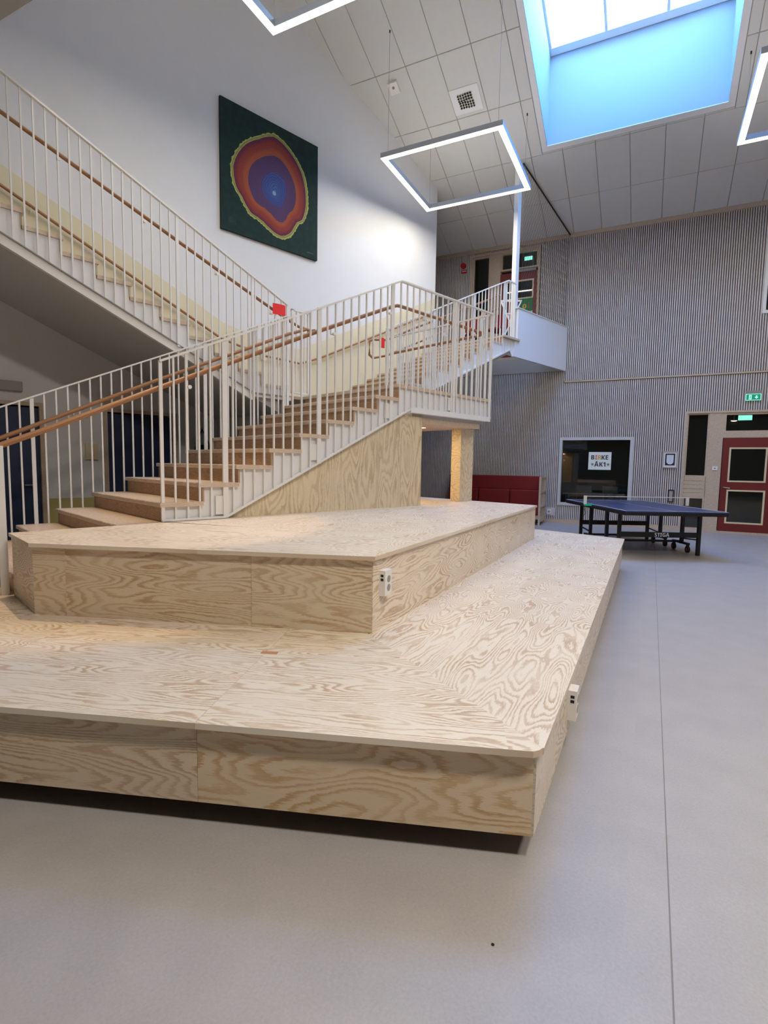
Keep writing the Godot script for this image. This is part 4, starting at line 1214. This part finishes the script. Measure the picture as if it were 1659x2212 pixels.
func build_wall_things():
	# painting
	var p = stair_thing("painting", "large square painting of coloured tree rings on dark green", "painting")
	var s0 = 2.575; var s1 = 4.535; var y0 = 5.24; var y1 = 7.29
	obj("canvas", one_box(L((s0 + s1) / 2, (y0 + y1) / 2, WN + 0.028), Vector3(0.045, y1 - y0, s1 - s0)), mat(rgb(10, 30, 32), 0.8), p)
	var m := MB.new()
	m.quad(L(s0, y1, WN + 0.0515), L(s1, y1, WN + 0.0515), L(s1, y0, WN + 0.0515), L(s0, y0, WN + 0.0515), Vector3(1, 0, 0), Vector2(0, 0), Vector2(1, 0), Vector2(1, 1), Vector2(0, 1))
	obj("picture", m.done(), textured(ring_painting(), 0.85), p)
	# class sign on the window
	var sg = thing("class_sign", "white paper sign with painted letters on the square window", "sign", Vector3(-1.145, 1.585, ZB - 0.088))
	obj("paper", one_box(Vector3.ZERO, Vector3(0.52, 0.432, 0.004)), mat(rgb(232, 238, 234), 0.8), sg)
	var cols = [rgb(26, 34, 40), rgb(206, 112, 96), rgb(222, 176, 60), rgb(34, 40, 44), rgb(36, 42, 46)]
	var word = "BIRKE"
	var xs = [-0.165, -0.085, -0.012, 0.072, 0.158]
	for i in 5: obj("letter", text_mesh(word[i], 0.145), mat(cols[i], 0.8), sg, Vector3(xs[i], 0.085, 0.004))
	var word2 = "ÅK1"
	xs = [-0.07, 0.03, 0.115]
	for i in 3: obj("letter", text_mesh(word2[i], 0.15), mat(rgb(24, 28, 30), 0.8), sg, Vector3(xs[i], -0.085, 0.004))
	for x in [-0.165, 0.195]:
		var lm := MB.new()
		for k in 5:
			var a = TAU * k / 5 + 0.3
			lm.box(Vector3(cos(a) * 0.018, sin(a) * 0.018, 0), Vector3(0.03, 0.014, 0.003), Basis(Vector3.BACK, a))
		obj("leaf_mark", lm.done(), mat(rgb(44, 128, 78), 0.8), sg, Vector3(x, -0.085, 0.004))
	# framed certificate
	var fr = thing("framed_certificate", "framed certificate with black mount beside the door frame", "picture", Vector3(0.375, 1.633, ZB + 0.02))
	frame_rect(fr, "frame", -0.15, 0.15, -0.195, 0.195, 0.022, -0.015, 0.012, mat(rgb(176, 172, 176), 0.4))
	obj("mount", one_box(Vector3(0, 0, -0.006), Vector3(0.26, 0.35, 0.008)), M.plastic, fr)
	obj("black_mount", one_box(Vector3(0, 0, -0.001), Vector3(0.20, 0.27, 0.004)), mat(rgb(24, 28, 48), 0.6), fr)
	var sh := MB.new()
	var shp = [Vector2(-0.072, 0.105), Vector2(0.072, 0.105), Vector2(0.072, -0.045)]
	for k in range(1, 8): shp.append(Vector2(0.072 * cos(PI * k / 8), -0.045 - 0.068 * sin(PI * k / 8)))
	shp.append(Vector2(-0.072, -0.045))
	sh.plate(pv(shp), Vector3(0, 0, 0.003), Vector3.RIGHT, Vector3.BACK, 0.002)
	obj("shield_sheet", sh.done(), mat(rgb(214, 222, 236), 0.7), fr)
	for k in 4: obj("text_line", one_box(Vector3(0, 0.06 - 0.03 * k, 0.0038), Vector3(0.08 - 0.01 * k, 0.004, 0.001)), mat(rgb(170, 180, 200), 0.7), fr)
	# small black framed holder
	var bf = thing("black_frame", "small narrow black frame on the slats above the table net", "frame", Vector3(0.436, 0.793, ZB + 0.012))
	frame_rect(bf, "frame", -0.06, 0.06, -0.145, 0.145, 0.022, -0.01, 0.014, M.black)
	obj("sheet", one_box(Vector3(0, 0, -0.004), Vector3(0.085, 0.26, 0.004)), mat(rgb(176, 172, 172), 0.7), bf)
	# socket on the slats
	var so = thing("wall_socket", "white power socket low on the slats left of the window", "socket", Vector3(-2.28, 0.285, ZB))
	obj("base_board", one_box(Vector3(0, 0, 0.004), Vector3(0.26, 0.20, 0.012)), M.slat, so)
	obj("socket_plate", one_box(Vector3(0, 0, 0.02), Vector3(0.105, 0.125, 0.02)), M.plastic, so)
	obj("socket_well", one_tube([Vector3(0, 0, 0.028), Vector3(0, 0, 0.032)], 0.03, 16), M.greyplastic, so)
	# door opener button
	var db = thing("door_button", "white square switch on the wooden post beside the red door", "switch", Vector3(1.27, 1.448, ZB))
	obj("plate", one_box(Vector3(0, 0, 0.008), Vector3(0.10, 0.09, 0.016)), M.plastic, db)
	var tri := MB.new()
	tri.plate(pv([Vector2(-0.018, -0.012), Vector2(0.018, -0.012), Vector2(0.0, 0.016)]), Vector3(0, 0, 0.018), Vector3.RIGHT, Vector3.BACK, 0.002)
	obj("rocker", tri.done(), M.dark, db)
	# exit sign on the slats
	var ex = thing("exit_sign", "green exit sign with running figure and arrow on the slats above the red door", "sign", Vector3(1.885, 2.99, ZB + 0.03))
	exit_sign(ex, 0.28, 0.14)
	# lit exit sign of the transom: stands in the room behind the door
	var e2 = thing("exit_sign", "pale glowing sign seen through the glass above the lower red door", "sign", Vector3(1.84, 2.60, ZB - 0.55))
	obj("housing", one_box(Vector3(0, 0.075, 0), Vector3(0.27, 0.03, 0.03)), M.plastic, e2)
	obj("lit_face", one_box(Vector3.ZERO, Vector3(0.265, 0.11, 0.016)), M.exitlit, e2)
	var e3 = thing("exit_sign", "small glowing sign seen through the upper door's transom", "sign", Vector3(-3.12, 6.72, ZB - 0.30))
	obj("lit_face", one_box(Vector3(0, 0.04, 0), Vector3(0.20, 0.09, 0.016)), M.exitlit, e3)
	obj("housing", one_box(Vector3(0, 0.10, 0), Vector3(0.20, 0.03, 0.03)), M.plastic, e3)
	# fire alarm upstairs
	var fa = thing("fire_alarm", "round red alarm bell with a small red label upstairs on the slats", "alarm", Vector3(-4.755, 6.70, ZB))
	obj("bell", one_tube([Vector3(0, 0, 0.0), Vector3(0, 0, 0.03), Vector3(0, 0, 0.06)], 0.07, 20), M.alarmred, fa)
	obj("dome", one_tube([Vector3(0, 0, 0.06), Vector3(0, 0, 0.085)], 0.045, 16), M.alarmred, fa)
	obj("label_plate", one_box(Vector3(0.02, -0.145, 0.008), Vector3(0.15, 0.085, 0.012)), M.alarmred, fa)
	obj("label_stripe", one_box(Vector3(0.02, -0.135, 0.015), Vector3(0.12, 0.018, 0.002)), M.plastic, fa)
	# green notice in the upper door
	var gn = thing("green_notice", "green paper notice with red letters inside the upper door glass", "notice", Vector3(-3.06, 5.51, ZB + 0.004))
	obj("paper", one_box(Vector3.ZERO, Vector3(0.30, 0.32, 0.004)), mat(rgb(36, 128, 74), 0.8), gn)
	obj("letter", text_mesh("o", 0.2), mat(rgb(222, 190, 90), 0.8), gn, Vector3(-0.05, -0.02, 0.003))
	obj("letter", text_mesh("i", 0.2), mat(rgb(206, 70, 50), 0.8), gn, Vector3(0.05, -0.02, 0.003))
	# door vent box and switch panel on the painted wall
	var vb = stair_thing("wall_box", "long grey sign box on the wall above the left blue door", "box")
	obj("case", one_box(L(-0.56, 2.35, WN + 0.03), Vector3(0.06, 0.125, 0.57)), M.greyplastic, vb)
	obj("front", one_box(L(-0.56, 2.35, WN + 0.061), Vector3(0.004, 0.115, 0.55)), M.soffit, vb)
	var ic = stair_thing("wall_panel", "beige switch panel on the grey wall between the blue doors", "panel")
	obj("case", one_box(L(0.54, 1.523, WN + 0.02), Vector3(0.04, 0.225, 0.17)), M.cream, ic)
	obj("key_switch", one_tube([L(0.54, 1.47, WN + 0.04), L(0.54, 1.47, WN + 0.055)], 0.02, 12), M.steel, ic)
	obj("lamp_dot", one_tube([L(0.54, 1.59, WN + 0.04), L(0.54, 1.59, WN + 0.047)], 0.012, 10), M.dark, ic)
	# sockets in the platform risers
	for q in [["white double power box on the side of the upper platform", Vector3(-1.385, 0.712, -2.76)], ["white power box on the long side of the lower platform", Vector3(-0.302, 0.245, -2.69)]]:
		var t = thing("power_box", q[0], "socket", q[1], 0.0, "power boxes in the platform sides")
		obj("case", one_box(Vector3(0.02, 0, 0), Vector3(0.04, 0.15, 0.088)), M.plastic, t)
		for y in [0.022, -0.03]: obj("socket_well", one_tube([Vector3(0.038, y, -0.004), Vector3(0.0415, y, -0.004)], 0.021, 18), M.greyplastic, t)
		obj("side_port", one_box(Vector3(0.02, 0.045, 0.0445), Vector3(0.018, 0.014, 0.002)), M.black, t)
		obj("side_port", one_box(Vector3(0.02, 0.022, 0.0445), Vector3(0.018, 0.014, 0.002)), M.black, t)

func exit_sign(t: Node, w: float, h: float):
	obj("housing", one_box(Vector3(0, h / 2 + 0.035, -0.01), Vector3(w, 0.07, 0.06)), M.greyplastic, t)
	obj("face", one_box(Vector3(0, 0, 0), Vector3(w, h, 0.02)), M.exitgreen, t)
	frame_rect(t, "rim", -w / 2, w / 2, -h / 2, h / 2, 0.010, 0.008, 0.014, M.exitwhite)
	obj("doorway", one_box(Vector3(-w * 0.20, 0, 0.011), Vector3(0.05, h * 0.66, 0.004)), M.exitwhite, t)
	var fg := MB.new()
	fg.bar(Vector3(-w * 0.20, 0.010, 0.015), Vector3(-w * 0.21, -0.012, 0.015), 0.012, 0.004, Vector3.BACK)
	fg.bar(Vector3(-w * 0.21, -0.012, 0.015), Vector3(-w * 0.24, -0.036, 0.015), 0.008, 0.004, Vector3.BACK)
	fg.bar(Vector3(-w * 0.21, -0.012, 0.015), Vector3(-w * 0.165, -0.026, 0.015), 0.008, 0.004, Vector3.BACK)
	fg.bar(Vector3(-w * 0.20, 0.010, 0.015), Vector3(-w * 0.155, 0.004, 0.015), 0.007, 0.004, Vector3.BACK)
	fg.tube([Vector3(-w * 0.195, 0.026, 0.013), Vector3(-w * 0.195, 0.026, 0.017)], 0.008, 10)
	obj("running_figure", fg.done(), M.exitgreen, t)
	var ar := MB.new()
	ar.plate(pv([Vector2(-0.012, 0.035), Vector2(0.012, 0.035), Vector2(0.012, 0.0), Vector2(0.036, 0.0), Vector2(0.0, -0.038), Vector2(-0.036, 0.0), Vector2(-0.012, 0.0)]), Vector3(w * 0.2, 0, 0.015), Vector3.RIGHT, Vector3.BACK, 0.004)
	obj("arrow", ar.done(), M.exitwhite, t)

# ---------------------------------------------------------------- pendant lamps
func build_lamps():
	var y = 6.85
	var a = 2.20
	var spots = [[-3.52, -9.95, "square white light frame hanging before the painted wall's end"], [-3.52, -4.74, "square light frame at the top edge left, seen by its near corner"], [2.09, -9.95, "square light frame cut by the right edge beside the skylight"], [2.09, -4.74, "square light frame hanging over the floor right of the camera"]]
	for q in spots:
		var t = thing("pendant_lamp", q[2], "lamp", Vector3(q[0], y, q[1]), 0.0, "square pendant lamps")
		var w = 0.10; var h = 0.085
		for k in 4:
			var along_x = k < 2
			var sg = -1.0 if k % 2 == 0 else 1.0
			var c = Vector3(0, h / 2, sg * (a / 2 - w / 2)) if along_x else Vector3(sg * (a / 2 - w / 2), h / 2, 0)
			var ln = a if along_x else a - 2 * w
			obj("frame_side", one_box(c, Vector3(ln, h, w) if along_x else Vector3(w, h, ln)), M.lampbody, t)
			var g = Vector3(c.x, -0.004, c.z)
			obj("diffuser", one_box(g, Vector3(ln - 0.004, 0.008, w - 0.006) if along_x else Vector3(w - 0.006, 0.008, ln - 0.004)), M.glow, t)
			area_light("frame_light", Vector3(c.x, -0.014, c.z), ln if along_x else w, w if along_x else ln, 9.8, rgb(255, 246, 230), t)
			# a narrower strip on top lights the ceiling
			obj("top_diffuser", one_box(Vector3(c.x, h + 0.003, c.z), Vector3(ln - 0.3, 0.006, 0.04) if along_x else Vector3(0.04, 0.006, ln - 0.3)), M.glow, t)
			area_light("uplight", Vector3(c.x, h + 0.012, c.z), ln - 0.3 if along_x else 0.04, 0.04 if along_x else ln - 0.3, 4.0, rgb(255, 246, 230), t, true)
		for e in [[-1, -1], [1, -1], [-1, 1], [1, 1]]:
			var cx = e[0] * (a / 2 - 0.1); var cz = e[1] * (a / 2 - 0.1)
			for k in 2:
				var x2 = cx if k == 0 else e[0] * (a / 2 - 0.35)
				var z2 = cz if k == 1 else e[1] * (a / 2 - 0.35)
				if k == 1: continue
				var yr = roof(q[1] + cz) - y
				obj("cable", one_tube([Vector3(cx, h, cz), Vector3(cx, yr - 0.015, cz)], 0.003, 6), M.greyplastic, t)
				obj("ceiling_grip", one_tube([Vector3(cx, yr - 0.06, cz), Vector3(cx, yr - 0.01, cz)], 0.012, 8), M.dark, t)

# ---------------------------------------------------------------- table tennis table
func build_table():
	var F = Vector3(-0.315, 0, -8.92); var Rr = Vector3(1.125, 0, -9.62)
	var dx = (Rr - F).normalized()                       # along the end (1.525 m)
	var ang = atan2(-dx.z, dx.x)
	var t = thing("table_tennis_table", "dark blue table tennis table on black wheeled legs", "table", F, ang)
	# local x along the end edge 0..1.56, local -z along the length 0..2.74
	var wid = 1.58; var ln = 2.78
	for half in 2:
		var z0 = -half * (ln / 2 + 0.004)
		var zc = z0 - ln / 4
		var top = obj("table_half", one_box(Vector3(wid / 2, 0.748, zc), Vector3(wid, 0.022, ln / 2 - 0.006)), M.tabletop, t)
		for q in [[Vector3(wid / 2, 0.7595, z0 - (0.012 if half == 0 else ln / 2 - 0.012)), Vector3(wid, 0.001, 0.02)], [Vector3(0.010, 0.7595, zc), Vector3(0.02, 0.001, ln / 2 - 0.01)], [Vector3(wid - 0.010, 0.7595, zc), Vector3(0.02, 0.001, ln / 2 - 0.01)], [Vector3(wid / 2, 0.7595, zc), Vector3(0.006, 0.001, ln / 2 - 0.01)]]:
			obj("line", one_box(q[0], q[1]), M.line, top)
		frame_apron(top, wid, zc, ln / 2 - 0.02)
	# end legs and inner folding legs
	for half in 2:
		var ze = -0.52 if half == 0 else -(ln - 0.52)
		var zi = -1.02 if half == 0 else -(ln - 1.02)
		for x in [0.14, wid - 0.14]:
			obj("leg", one_box(Vector3(x, 0.345, ze), Vector3(0.05, 0.69, 0.05)), M.black, t)
			obj("leg", one_box(Vector3(x, 0.41, zi), Vector3(0.05, 0.56, 0.05)), M.black, t)
			obj("brace", one_bar(Vector3(x, 0.26, ze), Vector3(x, 0.22, zi), 0.025, 0.02), M.black, t)
			obj("foot_bar", one_bar(Vector3(x, 0.15, zi - 0.26), Vector3(x, 0.15, zi + 0.22), 0.05, 0.035), M.black, t)
			for dz in [-0.24, 0.20]:
				var wl = obj("castor", one_tube([Vector3(x - 0.018, 0.055, zi + dz), Vector3(x + 0.018, 0.055, zi + dz)], 0.055, 18), M.rubber, t)
				obj("hub", one_tube([Vector3(x - 0.021, 0.055, zi + dz), Vector3(x + 0.021, 0.055, zi + dz)], 0.026, 12), M.wheelred, wl)
				obj("fork", one_bar(Vector3(x, 0.06, zi + dz), Vector3(x, 0.14, zi + dz), 0.05, 0.03), M.black, wl)
		var rl = obj("end_rail", one_box(Vector3(wid / 2, 0.335 if half == 0 else 0.345, ze), Vector3(wid - 0.24, 0.085, 0.035)), M.black, t)
		if half == 0:
			obj("lettering", text_mesh("STIGA", 0.085, 0.002), M.line, rl, Vector3(wid / 2 + 0.04, 0.335, ze + 0.019))
		obj("low_rail", one_box(Vector3(wid / 2, 0.17, zi), Vector3(wid - 0.24, 0.035, 0.03)), M.black, t)
	# net with posts
	var zn = -ln / 2
	for x in [-0.12, wid + 0.12]:
		var ps = obj("net_post", one_box(Vector3(x, 0.835, zn), Vector3(0.05, 0.155, 0.03)), M.plastic, t)
		obj("clamp", one_box(Vector3(x + (0.05 if x < 0 else -0.05), 0.745, zn), Vector3(0.13, 0.03, 0.05)), M.exitgreen if x < 0 else M.black, ps)
	obj("net_tape", one_box(Vector3(wid / 2, 0.903, zn), Vector3(wid + 0.22, 0.012, 0.006)), M.line, t)
	var nm := MB.new()
	var x = -0.09
	while x < wid + 0.1:
		nm.bar(Vector3(x, 0.765, zn), Vector3(x, 0.9, zn), 0.0015, 0.0015)
		x += 0.02
	for k in 7: nm.bar(Vector3(-0.1, 0.77 + 0.02 * k, zn), Vector3(wid + 0.1, 0.77 + 0.02 * k, zn), 0.0015, 0.0015)
	var no = obj("net_mesh", nm.done(), mat(rgb(90, 96, 104), 0.8), t)
	stuff(no)
	obj("cord", one_tube([Vector3(-0.12, 0.74, zn + 0.01), Vector3(-0.13, 0.66, zn + 0.02), Vector3(-0.10, 0.60, zn), Vector3(-0.14, 0.54, zn)], 0.005, 6), M.black, t)

func frame_apron(t: Node, wid: float, zc: float, l: float):
	for x in [0.012, wid - 0.012]: obj("apron", one_box(Vector3(x, 0.712, zc), Vector3(0.022, 0.048, l)), M.black, t)
	for z in [zc - l / 2 + 0.012, zc + l / 2 - 0.012]: obj("apron", one_box(Vector3(wid / 2, 0.712, z), Vector3(wid - 0.05, 0.048, 0.022)), M.black, t)

# ---------------------------------------------------------------- red sofa
func soft_box(c: Vector3, size: Vector3, r: float) -> ArrayMesh:
	# rounded box: a subdivided cube pulled to a rounded hull
	var m := MB.new()
	var n = 8
	var h = size * 0.5
	var pt = func(d: Vector3):
		var q = Vector3(d.x * h.x, d.y * h.y, d.z * h.z)
		var inner = Vector3(clampf(q.x, -h.x + r, h.x - r), clampf(q.y, -h.y + r, h.y - r), clampf(q.z, -h.z + r, h.z - r))
		var dir = q - inner
		var nn = dir.normalized() if dir.length() > 1e-6 else Vector3.ZERO
		return [c + inner + nn * min(r, r), nn]
	var st = [-1.0]
	for v in [-0.75, -0.4, 0.0, 0.4, 0.75, 1.0]: st.append(v)
	# extra rings near the edges
	var g = []
	for ax in 3:
		for sg in [-1.0, 1.0]:
			var e1 = (ax + 1) % 3; var e2 = (ax + 2) % 3
			var l1 = edge_steps(r / h[e1]); var l2 = edge_steps(r / h[e2])
			for i in l1.size() - 1:
				for j in l2.size() - 1:
					var q = []
					for k in [[i, j], [i + 1, j], [i + 1, j + 1], [i, j + 1]]:
						var d = Vector3.ZERO
						d[ax] = sg; d[e1] = l1[k[0]]; d[e2] = l2[k[1]]
						var v = pt.call(d)
						if v[1] == Vector3.ZERO:
							var nv = Vector3.ZERO; nv[ax] = sg
							v[1] = nv
						q.append(v)
					m.smooth(q[0], q[1], q[2]); m.smooth(q[0], q[2], q[3])
	return m.done()
func edge_steps(k: float) -> Array:
	var a = 1.0 - k
	return [-1.0, -1.0 + k * 0.3, -1.0 + k * 0.65, -a, a, 1.0 - k * 0.65, 1.0 - k * 0.3, 1.0]

func build_sofa():
	var t = thing("red_sofa", "dark red sofa with open wooden end frame below the balcony", "sofa", Vector3(-3.3, 0, -13.55))
	obj("base", one_box(Vector3(-0.35, 0.19, 0.10), Vector3(2.5, 0.10, 0.62)), M.wood, t)
	for k in 3:
		obj("seat_cushion", soft_box(Vector3(-1.18 + 0.83 * k, 0.33, 0.12), Vector3(0.82, 0.18, 0.66), 0.04), M.redfabric, t)
		obj("back_cushion", soft_box(Vector3(-1.18 + 0.83 * k, 0.62, -0.17), Vector3(0.82, 0.42, 0.16), 0.04), M.redfabric, t)
	obj("back_panel", soft_box(Vector3(-0.35, 1.0, -0.24), Vector3(2.5, 0.36, 0.10), 0.03), M.redfabric, t)
	var fr = obj("end_frame", one_box(Vector3(0.93, 0.59, 0.43), Vector3(0.045, 1.18, 0.045)), M.wood, t)
	obj("end_post", one_box(Vector3(0.93, 0.59, -0.26), Vector3(0.045, 1.18, 0.045)), M.wood, fr)
	for y in [1.157, 0.80, 0.45, 0.10]:
		obj("end_rail", one_box(Vector3(0.93, y, 0.085), Vector3(0.045, 0.045, 0.645)), M.wood, fr)
	for z in [0.25, 0.08, -0.09]:
		obj("end_slat", one_box(Vector3(0.93, 0.63, z), Vector3(0.02, 1.02, 0.03)), M.wood, fr)
	for x in [-1.5, -0.3, 0.8]:
		for z in [-0.15, 0.35]: obj("leg", one_box(Vector3(x, 0.07, z), Vector3(0.05, 0.14, 0.05)), M.black, t)

# ---------------------------------------------------------------- small things
func build_small():
	var th = atan(SLOPE)
	var nrm = Vector3(0, -cos(th), sin(th))
	var bs = Basis(Vector3.RIGHT, -nrm, Vector3(0, sin(th), cos(th)))
	# air diffuser in the ceiling
	var c = Vector3(-3.575, roof(-10.40), -10.40)
	var v = Node3D.new()
	v.name = "ceiling_vent"
	add_child(v)
	v.transform = Transform3D(bs, c)
	v.set_meta("label", "square white ceiling air diffuser with rows of round nozzles")
	v.set_meta("category", "vent")
	obj("plate", one_box(Vector3(0, -0.026, 0), Vector3(0.56, 0.012, 0.50)), M.whitepaint, v)
	var nz := MB.new()
	nz.tube([Vector3(0, 0.0, 0), Vector3(0.0, -0.014, 0.0)], 0.021, 12)
	var cup := MB.new()
	cup.tube([Vector3(0, 0, 0), Vector3(0.006, -0.010, 0.006), Vector3(0.014, -0.016, 0.012)], 0.017, 10)
	var nzm = nz.done(); var cm = cup.done()
	for i in 6:
		for j in 6:
			var at = Vector3(-0.13 + 0.05 * i, -0.032, -0.13 + 0.05 * j)
			var n = obj("nozzle", nzm, M.steel, v, at)
			obj("nozzle_mouth", cm, M.dark, n, Vector3(0, -0.004, 0), Basis(Vector3.UP, PI * 0.5 * ((i / 3) + 2 * (j / 3))))
	# detector on the ceiling near the painted wall
	var dt = Node3D.new()
	dt.name = "ceiling_detector"
	add_child(dt)
	dt.transform = Transform3D(bs, Vector3(-4.83, roof(-9.80), -9.80))
	dt.set_meta("label", "small pale detector box on the ceiling near the painted wall")
	dt.set_meta("category", "detector")
	obj("case", one_box(Vector3(0, -0.05, 0), Vector3(0.19, 0.06, 0.22)), M.plastic, dt)
	obj("lens", one_tube([Vector3(0, -0.078, 0.02), Vector3(0, -0.09, 0.02)], 0.025, 12), M.greyplastic, dt)
	# dark bag hanging beyond the left railing
	var bg = stair_thing("hanging_bag", "dark blue bag with long strap hanging near the second blue door", "bag")
	var o = obj("body", soft_box(L(2.2, 1.55, WN + 0.12), Vector3(0.14, 0.26, 0.30), 0.05), mat(rgb(18, 22, 52), 0.8), bg)
	obj("strap", one_tube([L(2.09, 1.62, WN + 0.10), L(2.13, 1.80, WN + 0.06), L(2.20, 1.93, WN + 0.04), L(2.27, 1.80, WN + 0.06), L(2.31, 1.62, WN + 0.10)], 0.012, 8), M.black, bg)
	obj("hook", one_tube([L(2.20, 1.94, WN), L(2.20, 1.94, WN + 0.06), L(2.20, 1.96, WN + 0.07)], 0.007, 8), M.steel, bg)
	# chairs upstairs behind the railing
	for q in [["red shell chair standing upstairs near the upper door", -4.05, -12.9, 0.5], ["second red shell chair upstairs behind the first", -3.4, -12.7, -0.4]]:
		var t = thing("shell_chair", q[0], "chair", Vector3(q[1], YU, q[2]), q[3], "red chairs upstairs")
		obj("seat", soft_box(Vector3(0, 0.45, 0), Vector3(0.44, 0.05, 0.42), 0.02), M.redfabric, t)
		obj("backrest", soft_box(Vector3(0, 0.70, -0.20), Vector3(0.42, 0.34, 0.05), 0.02), M.redfabric, t)
		for x in [-0.19, 0.19]:
			for z in [-0.18, 0.18]: obj("leg", one_tube([Vector3(x, 0.0, z * 1.1), Vector3(x, 0.44, z)], 0.011, 8), M.whitemetal, t)
			obj("back_tube", one_tube([Vector3(x, 0.44, -0.18), Vector3(x, 0.80, -0.23)], 0.011, 8), M.whitemetal, t)
	# folded white frame leaning upstairs by the column
	var wf = thing("folding_stand", "white folding stand with crossed legs upstairs behind the column", "stand", Vector3(-3.05, YU, -12.35), 0.4)
	obj("top_bar", one_bar(Vector3(-0.22, 0.98, 0), Vector3(0.24, 0.98, 0), 0.04, 0.03), M.whitemetal, wf)
	obj("leg", one_bar(Vector3(-0.22, 0.0, 0), Vector3(0.22, 0.96, 0), 0.03, 0.03), M.whitemetal, wf)
	obj("leg", one_bar(Vector3(0.22, 0.0, 0.03), Vector3(-0.22, 0.96, 0.03), 0.03, 0.03), M.whitemetal, wf)
	obj("mid_bar", one_bar(Vector3(-0.16, 0.70, 0.015), Vector3(0.16, 0.70, 0.015), 0.03, 0.02), M.whitemetal, wf)
	# pale table in the room behind the square window
	var tb = thing("classroom_table", "pale table in the dark room behind the square window", "table", Vector3(-1.35, 0, ZB - 1.3))
	obj("table_top", one_box(Vector3(0, 0.72, 0), Vector3(1.5, 0.03, 0.7)), M.plastic, tb)
	for x in [-0.68, 0.68]:
		for z in [-0.3, 0.3]: obj("leg", one_tube([Vector3(x, 0, z), Vector3(x, 0.71, z)], 0.018, 8), M.steel, tb)
	for q in [[-0.35, "white chair back left behind the square window's table"], [0.35, "white chair back right behind the square window's table"]]:
		var ch = thing("classroom_chair", q[1], "chair", Vector3(-1.35 + q[0], 0, ZB - 1.95), 0.0, "chairs behind the square window")
		obj("seat", soft_box(Vector3(0, 0.45, 0), Vector3(0.4, 0.04, 0.4), 0.018), M.plastic, ch)
		obj("backrest", soft_box(Vector3(0, 0.78, -0.19), Vector3(0.4, 0.26, 0.04), 0.018), M.plastic, ch)
		for x in [-0.17, 0.17]:
			for z in [-0.17, 0.17]: obj("leg", one_tube([Vector3(x, 0, z), Vector3(x, 0.44, z)], 0.012, 8), M.steel, ch)
			obj("back_tube", one_tube([Vector3(x, 0.44, -0.18), Vector3(x, 0.8, -0.2)], 0.010, 8), M.steel, ch)
	# small ceiling spots lit in the rooms behind the glass
	for q in [["bright small ceiling spot seen through the upper door's transom", Vector3(-3.09, 6.62, ZB - 0.75)], ["bright slim ceiling lamp seen through the glass above the lower red door", Vector3(1.72, 2.60, ZB - 1.35)]]:
		var sl = thing("ceiling_spot", q[0], "light", q[1], 0.0, "lit ceiling spots in the back rooms")
		obj("rim", one_tube([Vector3(0, 0.0, 0), Vector3(0, 0.02, 0)], 0.075, 16), M.whitepaint, sl)
		obj("lit_lens", one_tube([Vector3(0, -0.008, 0), Vector3(0, 0.0, 0)], 0.06, 16), M.spotglow, sl)
		obj("stem", one_tube([Vector3(0, 0.02, 0), Vector3(0, 2.9 - q[1].y if q[1].y < 3 else 7.0 - q[1].y, 0)], 0.012, 8), M.whitepaint, sl)
		var ol := OmniLight3D.new()
		ol.name = "spot_light"
		ol.light_energy = 0.12; ol.omni_range = 20.0; ol.light_size = 0.05; ol.shadow_enabled = true
		ol.light_color = rgb(255, 236, 206)
		sl.add_child(ol)
		ol.position = Vector3(0, -0.05, 0)
	# crumbs on the floor
	for q in [["dark crumb on the floor before the platform corner", -0.31, -1.62 + 0.12, 0.006], ]:
		var cr = thing("floor_crumb", q[0], "crumb", g_floor(1066, 1948))
		obj("crumb", soft_box(Vector3(0, 0.003, 0), Vector3(0.009, 0.006, 0.006), 0.0025), M.dark, cr)

func g_floor(u: float, v: float) -> Vector3:
	return Vector3(-0.34, 0, -1.44)
